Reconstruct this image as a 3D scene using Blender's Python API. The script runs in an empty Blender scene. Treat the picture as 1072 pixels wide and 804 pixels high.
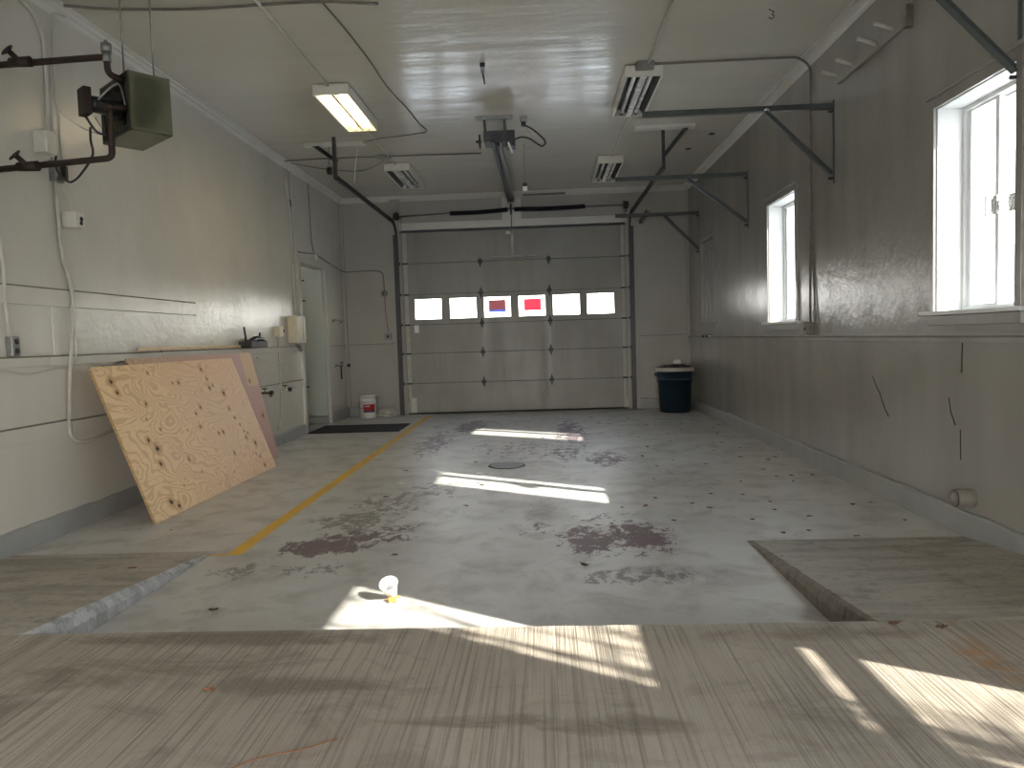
import bpy, math, random
from mathutils import Vector, Matrix, noise
PI = math.pi
random.seed(7)
scene = bpy.context.scene
COL = scene.collection
V = Vector
XL, XR, YB, ZC = -3.349, 2.4835, 12.43, 3.688

# ------------------------------------------------------------------ materials
class NG:
    def __init__(s, name):
        s.m = bpy.data.materials.new(name); s.m.use_nodes = True
        s.t = s.m.node_tree; s.t.nodes.clear()
        s.out = s.t.nodes.new('ShaderNodeOutputMaterial')
    def n(s, typ, **kw):
        nd = s.t.nodes.new(typ)
        for k, v in kw.items(): setattr(nd, k, v)
        return nd
    def put(s, sock, v):
        if isinstance(v, bpy.types.NodeSocket): s.t.links.new(v, sock)
        elif isinstance(v, (tuple, list)) and len(v) == 3 and sock.type == 'RGBA': sock.default_value = (*v, 1)
        else: sock.default_value = v
    def coord(s, scale=(1, 1, 1), loc=(0, 0, 0)):
        tc = s.n('ShaderNodeTexCoord'); mp = s.n('ShaderNodeMapping')
        s.t.links.new(tc.outputs['Object'], mp.inputs[0])
        mp.inputs['Scale'].default_value = scale; mp.inputs['Location'].default_value = loc
        return mp.outputs[0]
    def noise(s, vec, scale, detail=4, rough=.55, dist=0):
        nd = s.n('ShaderNodeTexNoise'); s.put(nd.inputs['Vector'], vec)
        nd.inputs['Scale'].default_value = scale; nd.inputs['Detail'].default_value = detail
        nd.inputs['Roughness'].default_value = rough; nd.inputs['Distortion'].default_value = dist
        return nd.outputs['Fac']
    def rng(s, v, a, b, c=0., d=1., smooth=False):
        nd = s.n('ShaderNodeMapRange'); nd.clamp = True
        if smooth: nd.interpolation_type = 'SMOOTHSTEP'
        for i, x in enumerate((v, a, b, c, d)): s.put(nd.inputs[i], x)
        return nd.outputs[0]
    def math(s, op, a, b=0.):
        nd = s.n('ShaderNodeMath', operation=op); s.put(nd.inputs[0], a); s.put(nd.inputs[1], b)
        return nd.outputs[0]
    def mix(s, f, a, b):
        nd = s.n('ShaderNodeMix', data_type='RGBA'); s.put(nd.inputs[0], f); s.put(nd.inputs[6], a); s.put(nd.inputs[7], b)
        return nd.outputs[2]
    def sep(s, vec):
        nd = s.n('ShaderNodeSeparateXYZ'); s.put(nd.inputs[0], vec); return nd.outputs
    def bump(s, h, strength=.2, dist=.01, normal=None):
        nd = s.n('ShaderNodeBump'); s.put(nd.inputs['Height'], h)
        nd.inputs['Strength'].default_value = strength; nd.inputs['Distance'].default_value = dist
        if normal: s.put(nd.inputs['Normal'], normal)
        return nd.outputs[0]
    def bsdf(s, color, rough=.5, metal=0., normal=None, spec=.5, coat=0., emit=None, estr=0.):
        b = s.n('ShaderNodeBsdfPrincipled')
        s.put(b.inputs['Base Color'], color); s.put(b.inputs['Roughness'], rough); s.put(b.inputs['Metallic'], metal)
        s.put(b.inputs['Specular IOR Level'], spec); s.put(b.inputs['Coat Weight'], coat)
        if normal: s.put(b.inputs['Normal'], normal)
        if emit: s.put(b.inputs['Emission Color'], emit); b.inputs['Emission Strength'].default_value = estr
        s.t.links.new(b.outputs[0], s.out.inputs[0]); return b
    def blob(s, xyz, cx, cy, rx, ry):
        dx = s.math('DIVIDE', s.math('SUBTRACT', xyz[0], cx), rx)
        dy = s.math('DIVIDE', s.math('SUBTRACT', xyz[1], cy), ry)
        d = s.math('ADD', s.math('MULTIPLY', dx, dx), s.math('MULTIPLY', dy, dy))
        return s.rng(d, 0., 1., 1., 0.)

def simple(name, col, rough=.5, metal=0., var=.12, scale=8, bump=.08, spec=.5):
    g = NG(name); c = g.coord()
    f = g.noise(c, scale, 5)
    dark = tuple(x * (1 - var) for x in col); light = tuple(min(1, x * (1 + var)) for x in col)
    color = g.mix(g.rng(f, .3, .7), dark, light)
    r = g.rng(f, .3, .7, max(.03, rough - .08), min(1, rough + .08))
    g.bsdf(color, r, metal, g.bump(g.noise(c, scale * 6, 3), bump, .002), spec)
    return g.m

def wall_paint(name, col, grime, gcol, r0=.2, r1=.42, axis='Y', seam=None):
    """old gloss paint: uneven sheen, vertical run marks and dirt"""
    g = NG(name); c = g.coord()
    big = g.noise(c, .8, 3, .5)
    st = g.coord((2.6, 2.6, .5)); streak = g.noise(st, 1.3, 2, .5, .0)
    fine = g.noise(c, 9, 6, .65)
    xyz = g.sep(c)
    col2 = tuple(x * .88 for x in col)
    base = g.mix(g.rng(big, .35, .65), col, col2)
    base = g.mix(g.math('MULTIPLY', g.rng(streak, .30, .80), grime), base, gcol)
    scuff = g.math('MULTIPLY', g.rng(fine, .6, .8, smooth=True), g.rng(big, .5, .65))
    base = g.mix(g.math('MULTIPLY', scuff, .12), base, gcol)
    rough = g.rng(g.math('ADD', g.math('MULTIPLY', streak, .75), g.math('MULTIPLY', fine, .25)), .32, .66, r0, r1)
    h = g.math('ADD', g.math('MULTIPLY', g.noise(c, 3.5, 4), 1.0), g.math('MULTIPLY', g.noise(c, 22, 4), .22))
    n = g.bump(h, .42, .02)
    g.bsdf(base, rough, 0, n, .75)
    return g.m

def ceiling_paint():
    g = NG('ceiling_gloss_paint'); c = g.coord()
    cs = g.coord((.5, 3.4, 1)); s1 = g.noise(cs, 1.8, 4, .5, .3)
    big = g.noise(c, .7, 4)
    col = g.mix(g.rng(big, .35, .65), (.62, .60, .52), (.56, .54, .47))
    col = g.mix(g.math('MULTIPLY', g.rng(s1, .5, .8), .15), col, (.42, .40, .34))
    h = g.math('ADD', g.math('MULTIPLY', s1, 1.), g.math('MULTIPLY', g.noise(c, 14, 3), .12))
    g.bsdf(col, g.rng(s1, .35, .65, .17, .262), 0, g.bump(h, .32, .02), 1.)
    return g.m

def floor_paint():
    g = NG('worn_painted_concrete'); c = g.coord(); xyz = g.sep(c)
    big = g.noise(c, .9, 6, .6); mid = g.noise(c, 3.4, 7, .65, .4); fine = g.noise(c, 22, 6, .7)
    edge = g.noise(g.coord((1.2, .8, 1)), 9, 10, .78, .5)
    base = g.mix(g.rng(big, .35, .68), (.60, .59, .555), (.47, .46, .425))
    base = g.mix(g.math('MULTIPLY', g.rng(mid, .48, .66), .6), base, (.31, .29, .255))
    base = g.mix(g.math('MULTIPLY', g.rng(fine, .55, .75), .25), base, (.22, .20, .18))
    rough = g.rng(mid, .3, .7, .285, .44)
    # streaky wear across the whole slab
    wear = g.rng(g.math('ADD', edge, g.math('MULTIPLY', big, .35)), .86, .90)
    base = g.mix(g.math('MULTIPLY', wear, .4), base, (.20, .17, .15))
    # old paint patches: purple brown where the top coat has flaked away
    def patches(lst, col, thr, amt=1., soft=.02):
        nonlocal base, rough
        tot = None
        for (cx, cy, rx, ry, a) in lst:
            b = g.math('MULTIPLY', g.blob(xyz, cx, cy, rx, ry), a)
            tot = b if tot is None else g.math('MAXIMUM', tot, b)
        val = g.math('ADD', g.math('MULTIPLY', tot, .40), g.math('MULTIPLY', edge, 1.25))
        m = g.math('MULTIPLY', g.math('MULTIPLY', g.rng(val, thr, thr + soft), g.rng(tot, 0., .02)), amt)
        base = g.mix(m, base, col)
        rough = g.mix(m, rough, (.5, .5, .5))
    patches([(-1.38, 4.4, .42, .30, 1.), (-1.15, 4.62, .55, .25, .8), (-1.0, 4.85, .4, .2, .6), (.27, 4.45, .3, .55, .9), (.57, 4.5, .3, .6, .95), (-.1, 4.75, .3, .3, .55), (.35, 5.0, .5, .3, .5),
             (-1.35, 8.9, .35, 1.8, .75), (-1.05, 10.4, .35, 1.2, .9), (.35, 9.6, .35, 2., .85), (.2, 7.9, .4, 1., .7), (.62, 7.4, .35, .7, .8)],
            (.15, .10, .105), .875, .95)
    patches([(-1.35, 5.05, .5, .5, .8), (-1.2, 5.6, .5, .7, .7), (-.9, 6.1, .5, .6, .6), (-1.7, 3.95, .3, .25, .7), (-1.3, 3.95, .4, .2, .65), (.45, 3.75, .5, .2, .7), (-.3, 8.2, .9, 1.2, .6), (1.1, 6.2, .8, 2., .35)],
            (.20, .18, .16), .875, .8)
    patches([(-.05, 5.15, .16, .55, 1.), (.62, 3.8, .35, .22, .9), (-.38, 7.15, .5, .7, .95), (-1.64, 3.35, .15, .08, .8), (-.6, 5.2, .5, .25, .4), (-.2, 10.9, 1.6, .7, .55)], (.15, .14, .12), .74, .75, .5)
    rb = g.n('ShaderNodeRGBToBW'); g.put(rb.inputs[0], rough)
    h = g.math('ADD', g.math('MULTIPLY', mid, .8), g.math('MULTIPLY', fine, .35))
    g.bsdf(base, rb.outputs[0], 0, g.bump(h, .30, .012), .5)
    return g.m

def ramp_concrete(name, c0, c1, worn):
    g = NG(name); c = g.coord()
    big = g.noise(c, 1.3, 6, .6); st = g.noise(g.coord((.8, 3.2, 1)), 1.5, 6, .65, .5); fine = g.noise(c, 26, 6, .7)
    base = g.mix(g.rng(big, .35, .65), c0, c1)
    base = g.mix(g.math('MULTIPLY', g.rng(st, .46, .62), .75), base, worn)
    base = g.mix(g.math('MULTIPLY', g.rng(fine, .52, .66), .5), base, tuple(x * .6 for x in worn))
    base = g.mix(g.math('MULTIPLY', g.rng(g.noise(c, 5, 8, .75), .56, .60), .55), base, tuple(x * .75 for x in worn))
    h = g.math('ADD', g.math('MULTIPLY', st, .6), g.math('MULTIPLY', fine, .4))
    g.bsdf(base, .55, 0, g.bump(h, .6, .012), .4)
    return g.m

def apron_concrete():
    g = NG('broomed_concrete'); c = g.coord(); xyz = g.sep(c)
    big = g.noise(c, 1.6, 6, .62, .5)
    wet = g.noise(g.coord((.9, 2.4, 1), (3, 1, 0)), 1.4, 6, .62, .7)
    fine = g.noise(c, 60, 5, .7)
    gx = g.coord((1, .014, 1)); groove = g.noise(gx, 120, 2, .6, 0.)
    groove2 = g.noise(g.coord((1, .012, 1), (5, 0, 0)), 75, 1, .5)
    base = g.mix(g.rng(big, .35, .65), (.40, .355, .29), (.32, .28, .225))
    bl = None
    for q in ((-1.5, 2.38, .55, .14), (-.95, 2.28, .5, .09), (-1.75, 2.1, .3, .15), (-.22, 2.05, .3, .05), (.2, 2.02, .28, .07), (-1.2, 2.66, .8, .09), (1.0, 2.62, .5, .08)):
        b_ = g.blob(xyz, *q); bl = b_ if bl is None else g.math('MAXIMUM', bl, b_)
    st = g.rng(g.math('ADD', g.math('MULTIPLY', bl, .22), g.noise(g.coord((.8, 1.8, 1), (3, 1, 0)), 2.6, 7, .66, .9)), .54, .74)
    base = g.mix(g.math('MULTIPLY', st, .75), base, (.145, .118, .088))
    base = g.mix(g.math('MULTIPLY', g.rng(g.math('ADD', g.math('MULTIPLY', groove, .6), g.math('MULTIPLY', groove2, .4)), .50, .60), .5), base, (.13, .11, .09))
    base = g.mix(g.math('MULTIPLY', g.rng(fine, .55, .75), .35), base, (.48, .44, .38))
    # pale worn lip where the slab meets the bay
    lip = g.rng(xyz[1], 2.70, 2.745)
    base = g.mix(g.math('MULTIPLY', lip, .5), base, (.40, .375, .32))
    rust = g.math('MULTIPLY', g.math('ADD', g.blob(xyz, 1.43, 2.4, .10, .22), g.blob(xyz, 1.5, 2.75, .05, .06)), g.rng(g.noise(c, 16, 6, .7), .45, .6))
    base = g.mix(g.math('MULTIPLY', rust, .8), base, (.38, .20, .07))
    h = g.math('ADD', g.math('ADD', g.math('MULTIPLY', groove, -1.), g.math('MULTIPLY', groove2, -.4)), g.math('MULTIPLY', fine, .25))
    g.bsdf(base, .62, 0, g.bump(h, .9, .006), .35)
    return g.m

def door_paint():
    g = NG('sectional_door_paint'); c = g.coord()
    big = g.noise(c, 1.1, 5, .6); st = g.noise(g.coord((4, 4, .4)), 1.2, 5, .6)
    base = g.mix(g.rng(big, .35, .65), (.31, .30, .27), (.26, .25, .22))
    base = g.mix(g.math('MULTIPLY', g.rng(st, .5, .7), .4), base, (.20, .185, .155))
    g.bsdf(base, g.rng(st, .3, .7, .3, .5), 0, g.bump(g.noise(c, 5, 4), .15, .01), .5)
    return g.m

KNOTS = [(.17,1.09,.020),(.19,1.00,.017),(.50,.88,.013),(.55,.66,.009),(.70,1.13,.009),(1.02,1.02,.008),(1.12,1.02,.012),(.42,.76,.007),(.33,.60,.017),(.40,.52,.024),(.36,.40,.017),
         (.29,.10,.022),(.37,.05,.018),(.78,.36,.011),(.95,.60,.006),(1.18,.60,.012),(1.32,.77,.013),(1.46,.50,.011),(1.55,.50,.014),(1.20,.72,.010),(1.62,1.12,.015),(1.66,1.02,.012),
         (1.64,.93,.015),(1.72,.95,.010),(1.88,.86,.020),(1.86,.70,.012),(1.90,.60,.012),(1.95,.52,.010),(1.98,.45,.009),(2.04,.42,.009),(1.97,.38,.014),(2.12,.30,.019),(2.04,.20,.008),
         (2.10,.16,.010),(2.13,.06,.015),(1.60,.28,.012),(.9,.23,.006),(1.45,.12,.006),(.55,.18,.006)]
def plywood(name, pink, knots, seed=0.):
    g = NG(name); c = g.coord((1, 1, 1), (seed, seed * .7, 0)); xyz = g.sep(g.coord())
    warp = g.noise(g.coord((1.1, 1.9, 1), (seed, 0, 0)), 1.7, 2, .4, .5)
    bands = g.math('SINE', g.math('MULTIPLY', warp, 125.))
    warp2 = g.noise(g.coord((.8, 6, 1), (seed + 4, 0, 0)), 2.4, 3, .5, .3)
    bands2 = g.math('SINE', g.math('MULTIPLY', warp2, 80.))
    fine = g.noise(g.coord((3, 60, 1)), 3, 4)
    base = g.mix(g.rng(fine, .3, .7), (.88, .67, .40), (.82, .60, .35))
    base = g.mix(g.math('MULTIPLY', g.rng(bands, 0., 1., smooth=True), .38), base, (.46, .24, .09))
    base = g.mix(g.math('MULTIPLY', g.rng(bands2, .5, 1., smooth=True), .18), base, (.52, .30, .13))
    tint = g.math('MULTIPLY', g.rng(g.math('ADD', xyz[0], g.math('MULTIPLY', g.noise(c, 1.8, 4), 1.3)), .95, 2.3), pink)
    base = g.mix(tint, base, (.74, .50, .40))
    stain = g.math('MULTIPLY', g.rng(g.noise(c, 3.2, 5), .58, .7), .35)
    base = g.mix(g.math('MULTIPLY', stain, pink), base, (.45, .25, .30))
    if not knots or len(knots) < 5:
        base = g.mix(.45, base, (.28, .15, .16))
        base = g.mix(g.math('MULTIPLY', g.rng(xyz[0], 2.13, 2.14), g.rng(xyz[1], .84, .85)), base, (.66, .45, .27))
    halo = None
    for (u, v, r) in knots:
        dx = g.math('SUBTRACT', xyz[0], u); dy = g.math('SUBTRACT', xyz[1], v)
        d = g.math('SQRT', g.math('ADD', g.math('MULTIPLY', dx, dx), g.math('MULTIPLY', dy, dy)))
        q = g.math('DIVIDE', d, r * .95)
        halo = q if halo is None else g.math('MINIMUM', halo, q)
    if halo is not None:
        q = g.math('ADD', halo, g.rng(g.noise(c, 55, 3), .3, .7, -.45, .45))
        base = g.mix(g.rng(q, 1.2, 3.6, .6, 0.), base, (.46, .23, .08))
        base = g.mix(g.rng(q, .8, 1.15, 1., 0.), base, (.07, .035, .02))
    g.bsdf(base, .48, 0, g.bump(fine, .15, .002), .35)
    return g.m

def glass_mat(name='window_glass', tint=(.95, .97, .97)):
    g = NG(name)
    tr = g.n('ShaderNodeBsdfTransparent'); tr.inputs[0].default_value = (*tint, 1)
    gl = g.n('ShaderNodeBsdfGlossy'); gl.inputs['Roughness'].default_value = .03
    fr = g.n('ShaderNodeFresnel'); fr.inputs[0].default_value = 1.45
    mx = g.n('ShaderNodeMixShader')
    c = g.coord(); dirt = g.rng(g.noise(c, 5, 5), .5, .8, 0., .12)
    df = g.n('ShaderNodeBsdfTranslucent'); df.inputs[0].default_value = (.8, .8, .8, 1)
    m2 = g.n('ShaderNodeMixShader')
    L = g.t.links.new
    ge = g.n('ShaderNodeNewGeometry'); fac = g.math('MULTIPLY', fr.outputs[0], g.math('SUBTRACT', 1., ge.outputs['Backfacing']))
    L(fac, mx.inputs[0]); L(tr.outputs[0], mx.inputs[1]); L(gl.outputs[0], mx.inputs[2])
    L(dirt, m2.inputs[0]); L(mx.outputs[0], m2.inputs[1]); L(df.outputs[0], m2.inputs[2]); L(m2.outputs[0], g.out.inputs[0])
    return g.m

def translucent(name, col):
    g = NG(name)
    a = g.n('ShaderNodeBsdfTranslucent'); a.inputs[0].default_value = (*col, 1)
    b = g.n('ShaderNodeBsdfDiffuse'); b.inputs[0].default_value = (*col, 1)
    m = g.n('ShaderNodeMixShader'); m.inputs[0].default_value = .35
    L = g.t.links.new
    L(a.outputs[0], m.inputs[1]); L(b.outputs[0], m.inputs[2]); L(m.outputs[0], g.out.inputs[0])
    return g.m

def emissive(name, col, strength):
    g = NG(name); g.bsdf((.9, .9, .85), .4, emit=col, estr=strength); return g.m

def floor_stripe():
    g = NG('yellow_line_paint'); c = g.coord(); f = g.noise(c, 14, 7, .7); f2 = g.noise(c, 2.5, 4)
    wear = g.math('MULTIPLY', g.rng(g.math('ADD', f, g.math('MULTIPLY', f2, .4)), .80, .86), .8)
    base = g.mix(g.rng(f2, .3, .7), (.78, .47, .03), (.66, .40, .05))
    g.bsdf(g.mix(g.math('MULTIPLY', wear, .6), base, (.34, .30, .23)), .45, 0, g.bump(f, .15, .004)); return g.m

M = dict(
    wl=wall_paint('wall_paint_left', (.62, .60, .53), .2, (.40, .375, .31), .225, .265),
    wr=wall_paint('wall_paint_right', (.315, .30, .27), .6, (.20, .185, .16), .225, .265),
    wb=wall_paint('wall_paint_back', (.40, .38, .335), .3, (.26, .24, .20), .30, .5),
    ceil=ceiling_paint(), floor=floor_paint(),
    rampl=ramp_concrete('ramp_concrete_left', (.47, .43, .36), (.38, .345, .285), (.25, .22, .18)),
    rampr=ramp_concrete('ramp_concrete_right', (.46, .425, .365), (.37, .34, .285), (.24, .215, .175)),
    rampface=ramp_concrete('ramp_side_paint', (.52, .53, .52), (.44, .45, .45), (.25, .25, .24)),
    rampshade=ramp_concrete('shaded_ramp_side', (.22, .19, .155), (.16, .135, .11), (.09, .075, .06)),  # bare concrete, darkened to paint the shade on the right ramp face
    apron=apron_concrete(), base=simple('baseboard_paint', (.30, .305, .29), .5, var=.12, scale=3, bump=.3),
    door=door_paint(), glass=glass_mat(), trim=wall_paint('trim_paint', (.66, .65, .60), .2, (.40, .38, .33), .285, .4),
    white=simple('white_window_paint', (.66, .66, .64), .35, var=.05, scale=5),
    ply=plywood('plywood_face', .42, KNOTS), ply2=plywood('plywood_weathered', 1., [(.4, 1.1, .02), (2.2, .9, .015), (2.3, .5, .02)], 3.3),
    plyedge=simple('plywood_edge', (.42, .27, .13), .7, var=.3, scale=40),
    lum=simple('pale_lumber', (.62, .50, .33), .6, var=.15, scale=12),
    steel=simple('galvanised_steel', (.25, .25, .24), .4, .75, var=.25, scale=18),
    dsteel=simple('dark_steel', (.055, .056, .056), .42, .7, var=.3, scale=18),
    brack=simple('painted_angle_iron', (.062, .072, .068), .42, .1, var=.2, scale=14),
    black=simple('black_plastic', (.012, .012, .013), .35, var=.3, scale=10),
    rubber=simple('black_rubber', (.018, .018, .02), .75, var=.4, scale=16, bump=.3),
    spring=simple('oiled_spring_steel', (.012, .013, .022), .4, .5, var=.3, scale=60),
    pipe=simple('rusty_iron_pipe', (.030, .017, .012), .6, .3, var=.45, scale=20, bump=.3),
    conduit=simple('painted_conduit', (.50, .48, .42), .4, 0, var=.12, scale=9),
    ddirt=simple('dirty_cable', (.16, .145, .12), .6, 0, var=.25, scale=20),
    box=simple('electric_box_paint', (.62, .59, .51), .42, 0, var=.08, scale=12),
    cream=simple('cream_box_paint', (.62, .56, .42), .42, 0, var=.08, scale=12),
    olive=simple('olive_heater_paint', (.135, .14, .085), .42, .1, var=.12, scale=5),
    olived=simple('heater_dark_interior', (.02, .018, .014), .6, .1, var=.3, scale=30),
    fix=simple('fixture_enamel', (.66, .64, .56), .35, 0, var=.06, scale=9),
    refl=simple('fixture_reflector', (.55, .54, .49), .25, .2, var=.1, scale=9),
    louv=simple('fixture_dark_louver', (.035, .033, .03), .35, .4, var=.2, scale=9),
    tube=simple('unlit_tube_glass', (.75, .75, .72), .25, 0, var=.05, scale=9),
    tubeon=emissive('lit_tube', (1., .80, .48), 16.),
    can=simple('navy_plastic', (.010, .028, .045), .45, 0, var=.2, scale=6),
    rim=simple('off_white_plastic', (.45, .43, .38), .45, 0, var=.1, scale=8),
    pail=simple('white_pail_plastic', (.74, .74, .70), .32, 0, var=.05, scale=8),
    red=simple('red_label', (.50, .02, .025), .45, 0, var=.1, scale=12),
    navy=simple('navy_label', (.03, .03, .10), .45, 0, var=.1, scale=12),
    paper=simple('white_paper', (.80, .80, .78), .7, 0, var=.05, scale=20),
    cup=simple('cup_plastic', (.78, .78, .76), .3, 0, var=.05, scale=20),
    orange=simple('orange_leaf', (.75, .33, .06), .6, 0, var=.25, scale=60),
    leaf=simple('dry_brown_leaf', (.085, .048, .026), .8, 0, var=.4, scale=50),
    leafr=simple('dry_rust_leaf', (.26, .12, .06), .8, 0, var=.4, scale=50),
    twig=simple('orange_twine', (.24, .09, .035), .7, 0, var=.2, scale=60),
    brass=simple('tarnished_brass', (.10, .075, .045), .4, .7, var=.3, scale=40),
    chrome=simple('worn_chrome', (.5, .5, .48), .25, .9, var=.2, scale=40),
    leafdoor=wall_paint('grey_green_door_paint', (.44, .47, .43), .15, (.34, .35, .31), .35, .5),
    drain=simple('cast_iron_grate', (.05, .045, .035), .6, .5, var=.4, scale=40),
    stripe=floor_stripe(), gfade=simple('handle_black_metal', (.03, .03, .03), .4, .5),
    ground=simple('outdoor_pale_ground', (.55, .54, .50), .8, 0, var=.1, scale=.6),
    bark=simple('tree_bark', (.12, .10, .08), .8, 0, var=.3, scale=20),
    signred=translucent('translucent_red_sign', (.60, .16, .20)), signgrey=translucent('translucent_faded_sign', (.34, .17, .17)), signblue=translucent('translucent_blue_band', (.20, .25, .50)),
)

# ------------------------------------------------------------------ geometry
class MB:
    def __init__(s): s.v = []; s.f = []; s.mi = []; s.cur = 0; s.sm = []
    def add(s, vs, fs, smooth=False):
        o = len(s.v); s.v += [tuple(v) for v in vs]
        for f in fs: s.f.append([i + o for i in f]); s.mi.append(s.cur); s.sm.append(smooth)
        return s
    def box(s, x0, x1, y0, y1, z0, z1, mat=None):
        vs = [V((x, y, z)) for x in (x0, x1) for y in (y0, y1) for z in (z0, z1)]
        if mat is not None: vs = [mat @ v for v in vs]
        return s.add(vs, [(0, 1, 3, 2), (4, 6, 7, 5), (0, 4, 5, 1), (2, 3, 7, 6), (0, 2, 6, 4), (1, 5, 7, 3)])
    def cbox(s, cx, cy, cz, sx, sy, sz, mat=None):
        return s.box(cx - sx / 2, cx + sx / 2, cy - sy / 2, cy + sy / 2, cz - sz / 2, cz + sz / 2, mat)
    def bar(s, p0, p1, w, h, up=(0, 0, 1)):
        p0, p1 = V(p0), V(p1); d = (p1 - p0).normalized(); a = d.cross(V(up)).normalized(); b = a.cross(d)
        vs = [p + a * (i * w / 2) + b * (j * h / 2) for p in (p0, p1) for i in (-1, 1) for j in (-1, 1)]
        return s.add(vs, [(0, 1, 3, 2), (4, 6, 7, 5), (0, 4, 5, 1), (2, 3, 7, 6), (0, 2, 6, 4), (1, 5, 7, 3)])
    def angle(s, p0, p1, w, h, t, up=(0, 0, 1)):
        """L-section steel between two points"""
        p0, p1 = V(p0), V(p1); d = (p1 - p0).normalized(); a = d.cross(V(up)).normalized(); b = a.cross(d)
        prof = [(-w / 2, -h / 2), (w / 2, -h / 2), (w / 2, -h / 2 + t), (-w / 2 + t, -h / 2 + t), (-w / 2 + t, h / 2), (-w / 2, h / 2)]
        vs = [p + a * x + b * y for p in (p0, p1) for x, y in prof]; n = 6
        fs = [(i, (i + 1) % n, n + (i + 1) % n, n + i) for i in range(n)] + [tuple(range(n))[::-1], tuple(range(n, 2 * n))]
        return s.add(vs, fs)
    def tube(s, pts, r, seg=10, caps=True, rs=None):
        pts = [V(p) for p in pts]; n = len(pts); rings = []
        up = V((0, 0, 1)); prev = None
        for i, p in enumerate(pts):
            d = (pts[min(i + 1, n - 1)] - pts[max(i - 1, 0)])
            d = d.normalized() if d.length > 1e-9 else V((0, 0, 1))
            if prev is None:
                a = d.cross(up if abs(d.z) < .9 else V((1, 0, 0))).normalized()
            else:
                a = (prev - d * prev.dot(d)); a = a.normalized() if a.length > 1e-6 else d.orthogonal().normalized()
            prev = a; b = d.cross(a); rr = rs[i] if rs else r
            rings.append([p + (a * math.cos(2 * PI * k / seg) + b * math.sin(2 * PI * k / seg)) * rr for k in range(seg)])
        vs = [v for rg in rings for v in rg]
        fs = [(i * seg + k, i * seg + (k + 1) % seg, (i + 1) * seg + (k + 1) % seg, (i + 1) * seg + k) for i in range(n - 1) for k in range(seg)]
        s.add(vs, fs, True)
        if caps: s.f += [[len(s.v) - n * seg + k for k in range(seg)][::-1], [len(s.v) - seg + k for k in range(seg)]]; s.mi += [s.cur] * 2; s.sm += [False] * 2
        return s
    def lathe(s, prof, mat=None, seg=32, smooth=True):
        """prof: list of (r, z)"""
        vs = [V((r * math.cos(2 * PI * k / seg), r * math.sin(2 * PI * k / seg), z)) for r, z in prof for k in range(seg)]
        if mat is not None: vs = [mat @ v for v in vs]
        n = len(prof)
        return s.add(vs, [(i * seg + k, i * seg + (k + 1) % seg, (i + 1) * seg + (k + 1) % seg, (i + 1) * seg + k) for i in range(n - 1) for k in range(seg)], smooth)
    def extr(s, prof, p0, p1, a, b):
        """extrude a closed 2-D profile (in axes a, b) from p0 to p1"""
        p0, p1, a, b = V(p0), V(p1), V(a), V(b); n = len(prof)
        vs = [p + a * x + b * y for p in (p0, p1) for x, y in prof]
        return s.add(vs, [(i, (i + 1) % n, n + (i + 1) % n, n + i) for i in range(n)] + [tuple(range(n))[::-1], tuple(range(n, 2 * n))])
    def build(s, name, mats, parent=None, bevel=0., fix=True):
        me = bpy.data.meshes.new(name)
        me.from_pydata([tuple(v) for v in s.v], [], s.f)
        for m in (mats if isinstance(mats, (list, tuple)) else [mats]): me.materials.append(m)
        for p, mi, sm in zip(me.polygons, s.mi, s.sm): p.material_index = mi; p.use_smooth = sm
        me.validate(); me.update()
        if fix:
            import bmesh
            bm = bmesh.new(); bm.from_mesh(me); bmesh.ops.recalc_face_normals(bm, faces=bm.faces); bm.to_mesh(me); bm.free()
        o = bpy.data.objects.new(name, me); COL.objects.link(o)
        if parent:
            o.parent = parent; o.matrix_parent_inverse = parent.matrix_basis.inverted() if not parent.parent else Matrix()
        if bevel:
            b = o.modifiers.new('bevel', 'BEVEL'); b.width = bevel; b.segments = 2; b.limit_method = 'ANGLE'; b.angle_limit = .7
        return o

def arc(p0, corner, p1, r, n=7):
    """points p0 -> rounded corner -> p1"""
    p0, c, p1 = V(p0), V(corner), V(p1)
    a = c + (p0 - c).normalized() * r; b = c + (p1 - c).normalized() * r
    return [a * (1 - t) ** 2 + c * 2 * t * (1 - t) + b * t * t for t in [i / n for i in range(n + 1)]]
def path(pts, r=.06):
    pts = [V(p) for p in pts]; out = [pts[0]]
    for i in range(1, len(pts) - 1):
        rr = min(r, (pts[i] - pts[i - 1]).length * .45, (pts[i + 1] - pts[i]).length * .45)
        out += arc(pts[i - 1], pts[i], pts[i + 1], rr)
    return out + [pts[-1]]
def smooth(pts, n=8):
    """Catmull-Rom through the points"""
    P = [V(p) for p in pts]; P = [P[0] * 2 - P[1]] + P + [P[-1] * 2 - P[-2]]; out = []
    for i in range(1, len(P) - 2):
        for k in range(n):
            t = k / n; a, b, c, d = P[i - 1], P[i], P[i + 1], P[i + 2]
            out.append(.5 * (2 * b + (c - a) * t + (2 * a - 5 * b + 4 * c - d) * t * t + (3 * b - a - 3 * c + d) * t ** 3))
    return out + [P[-2]]

def tag(o, label, cat, group=None, kind=None):
    o['label'] = label; o['category'] = cat
    if group: o['group'] = group
    if kind: o['kind'] = kind
    return o
def thing(name, loc, label, cat, group=None):
    o = bpy.data.objects.new(name, None); COL.objects.link(o); o.location = loc; o.empty_display_size = .1
    return tag(o, label, cat, group)
def struct(o): o['kind'] = 'structure'; return o
def structroot(name, loc):
    o = bpy.data.objects.new(name, None); COL.objects.link(o); o.location = loc; o['kind'] = 'structure'; return o
def copy_tree(o, parent=None):
    c = o.copy(); COL.objects.link(c); c.parent = parent
    for ch in list(o.children): copy_tree(ch, c)
    return c

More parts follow.
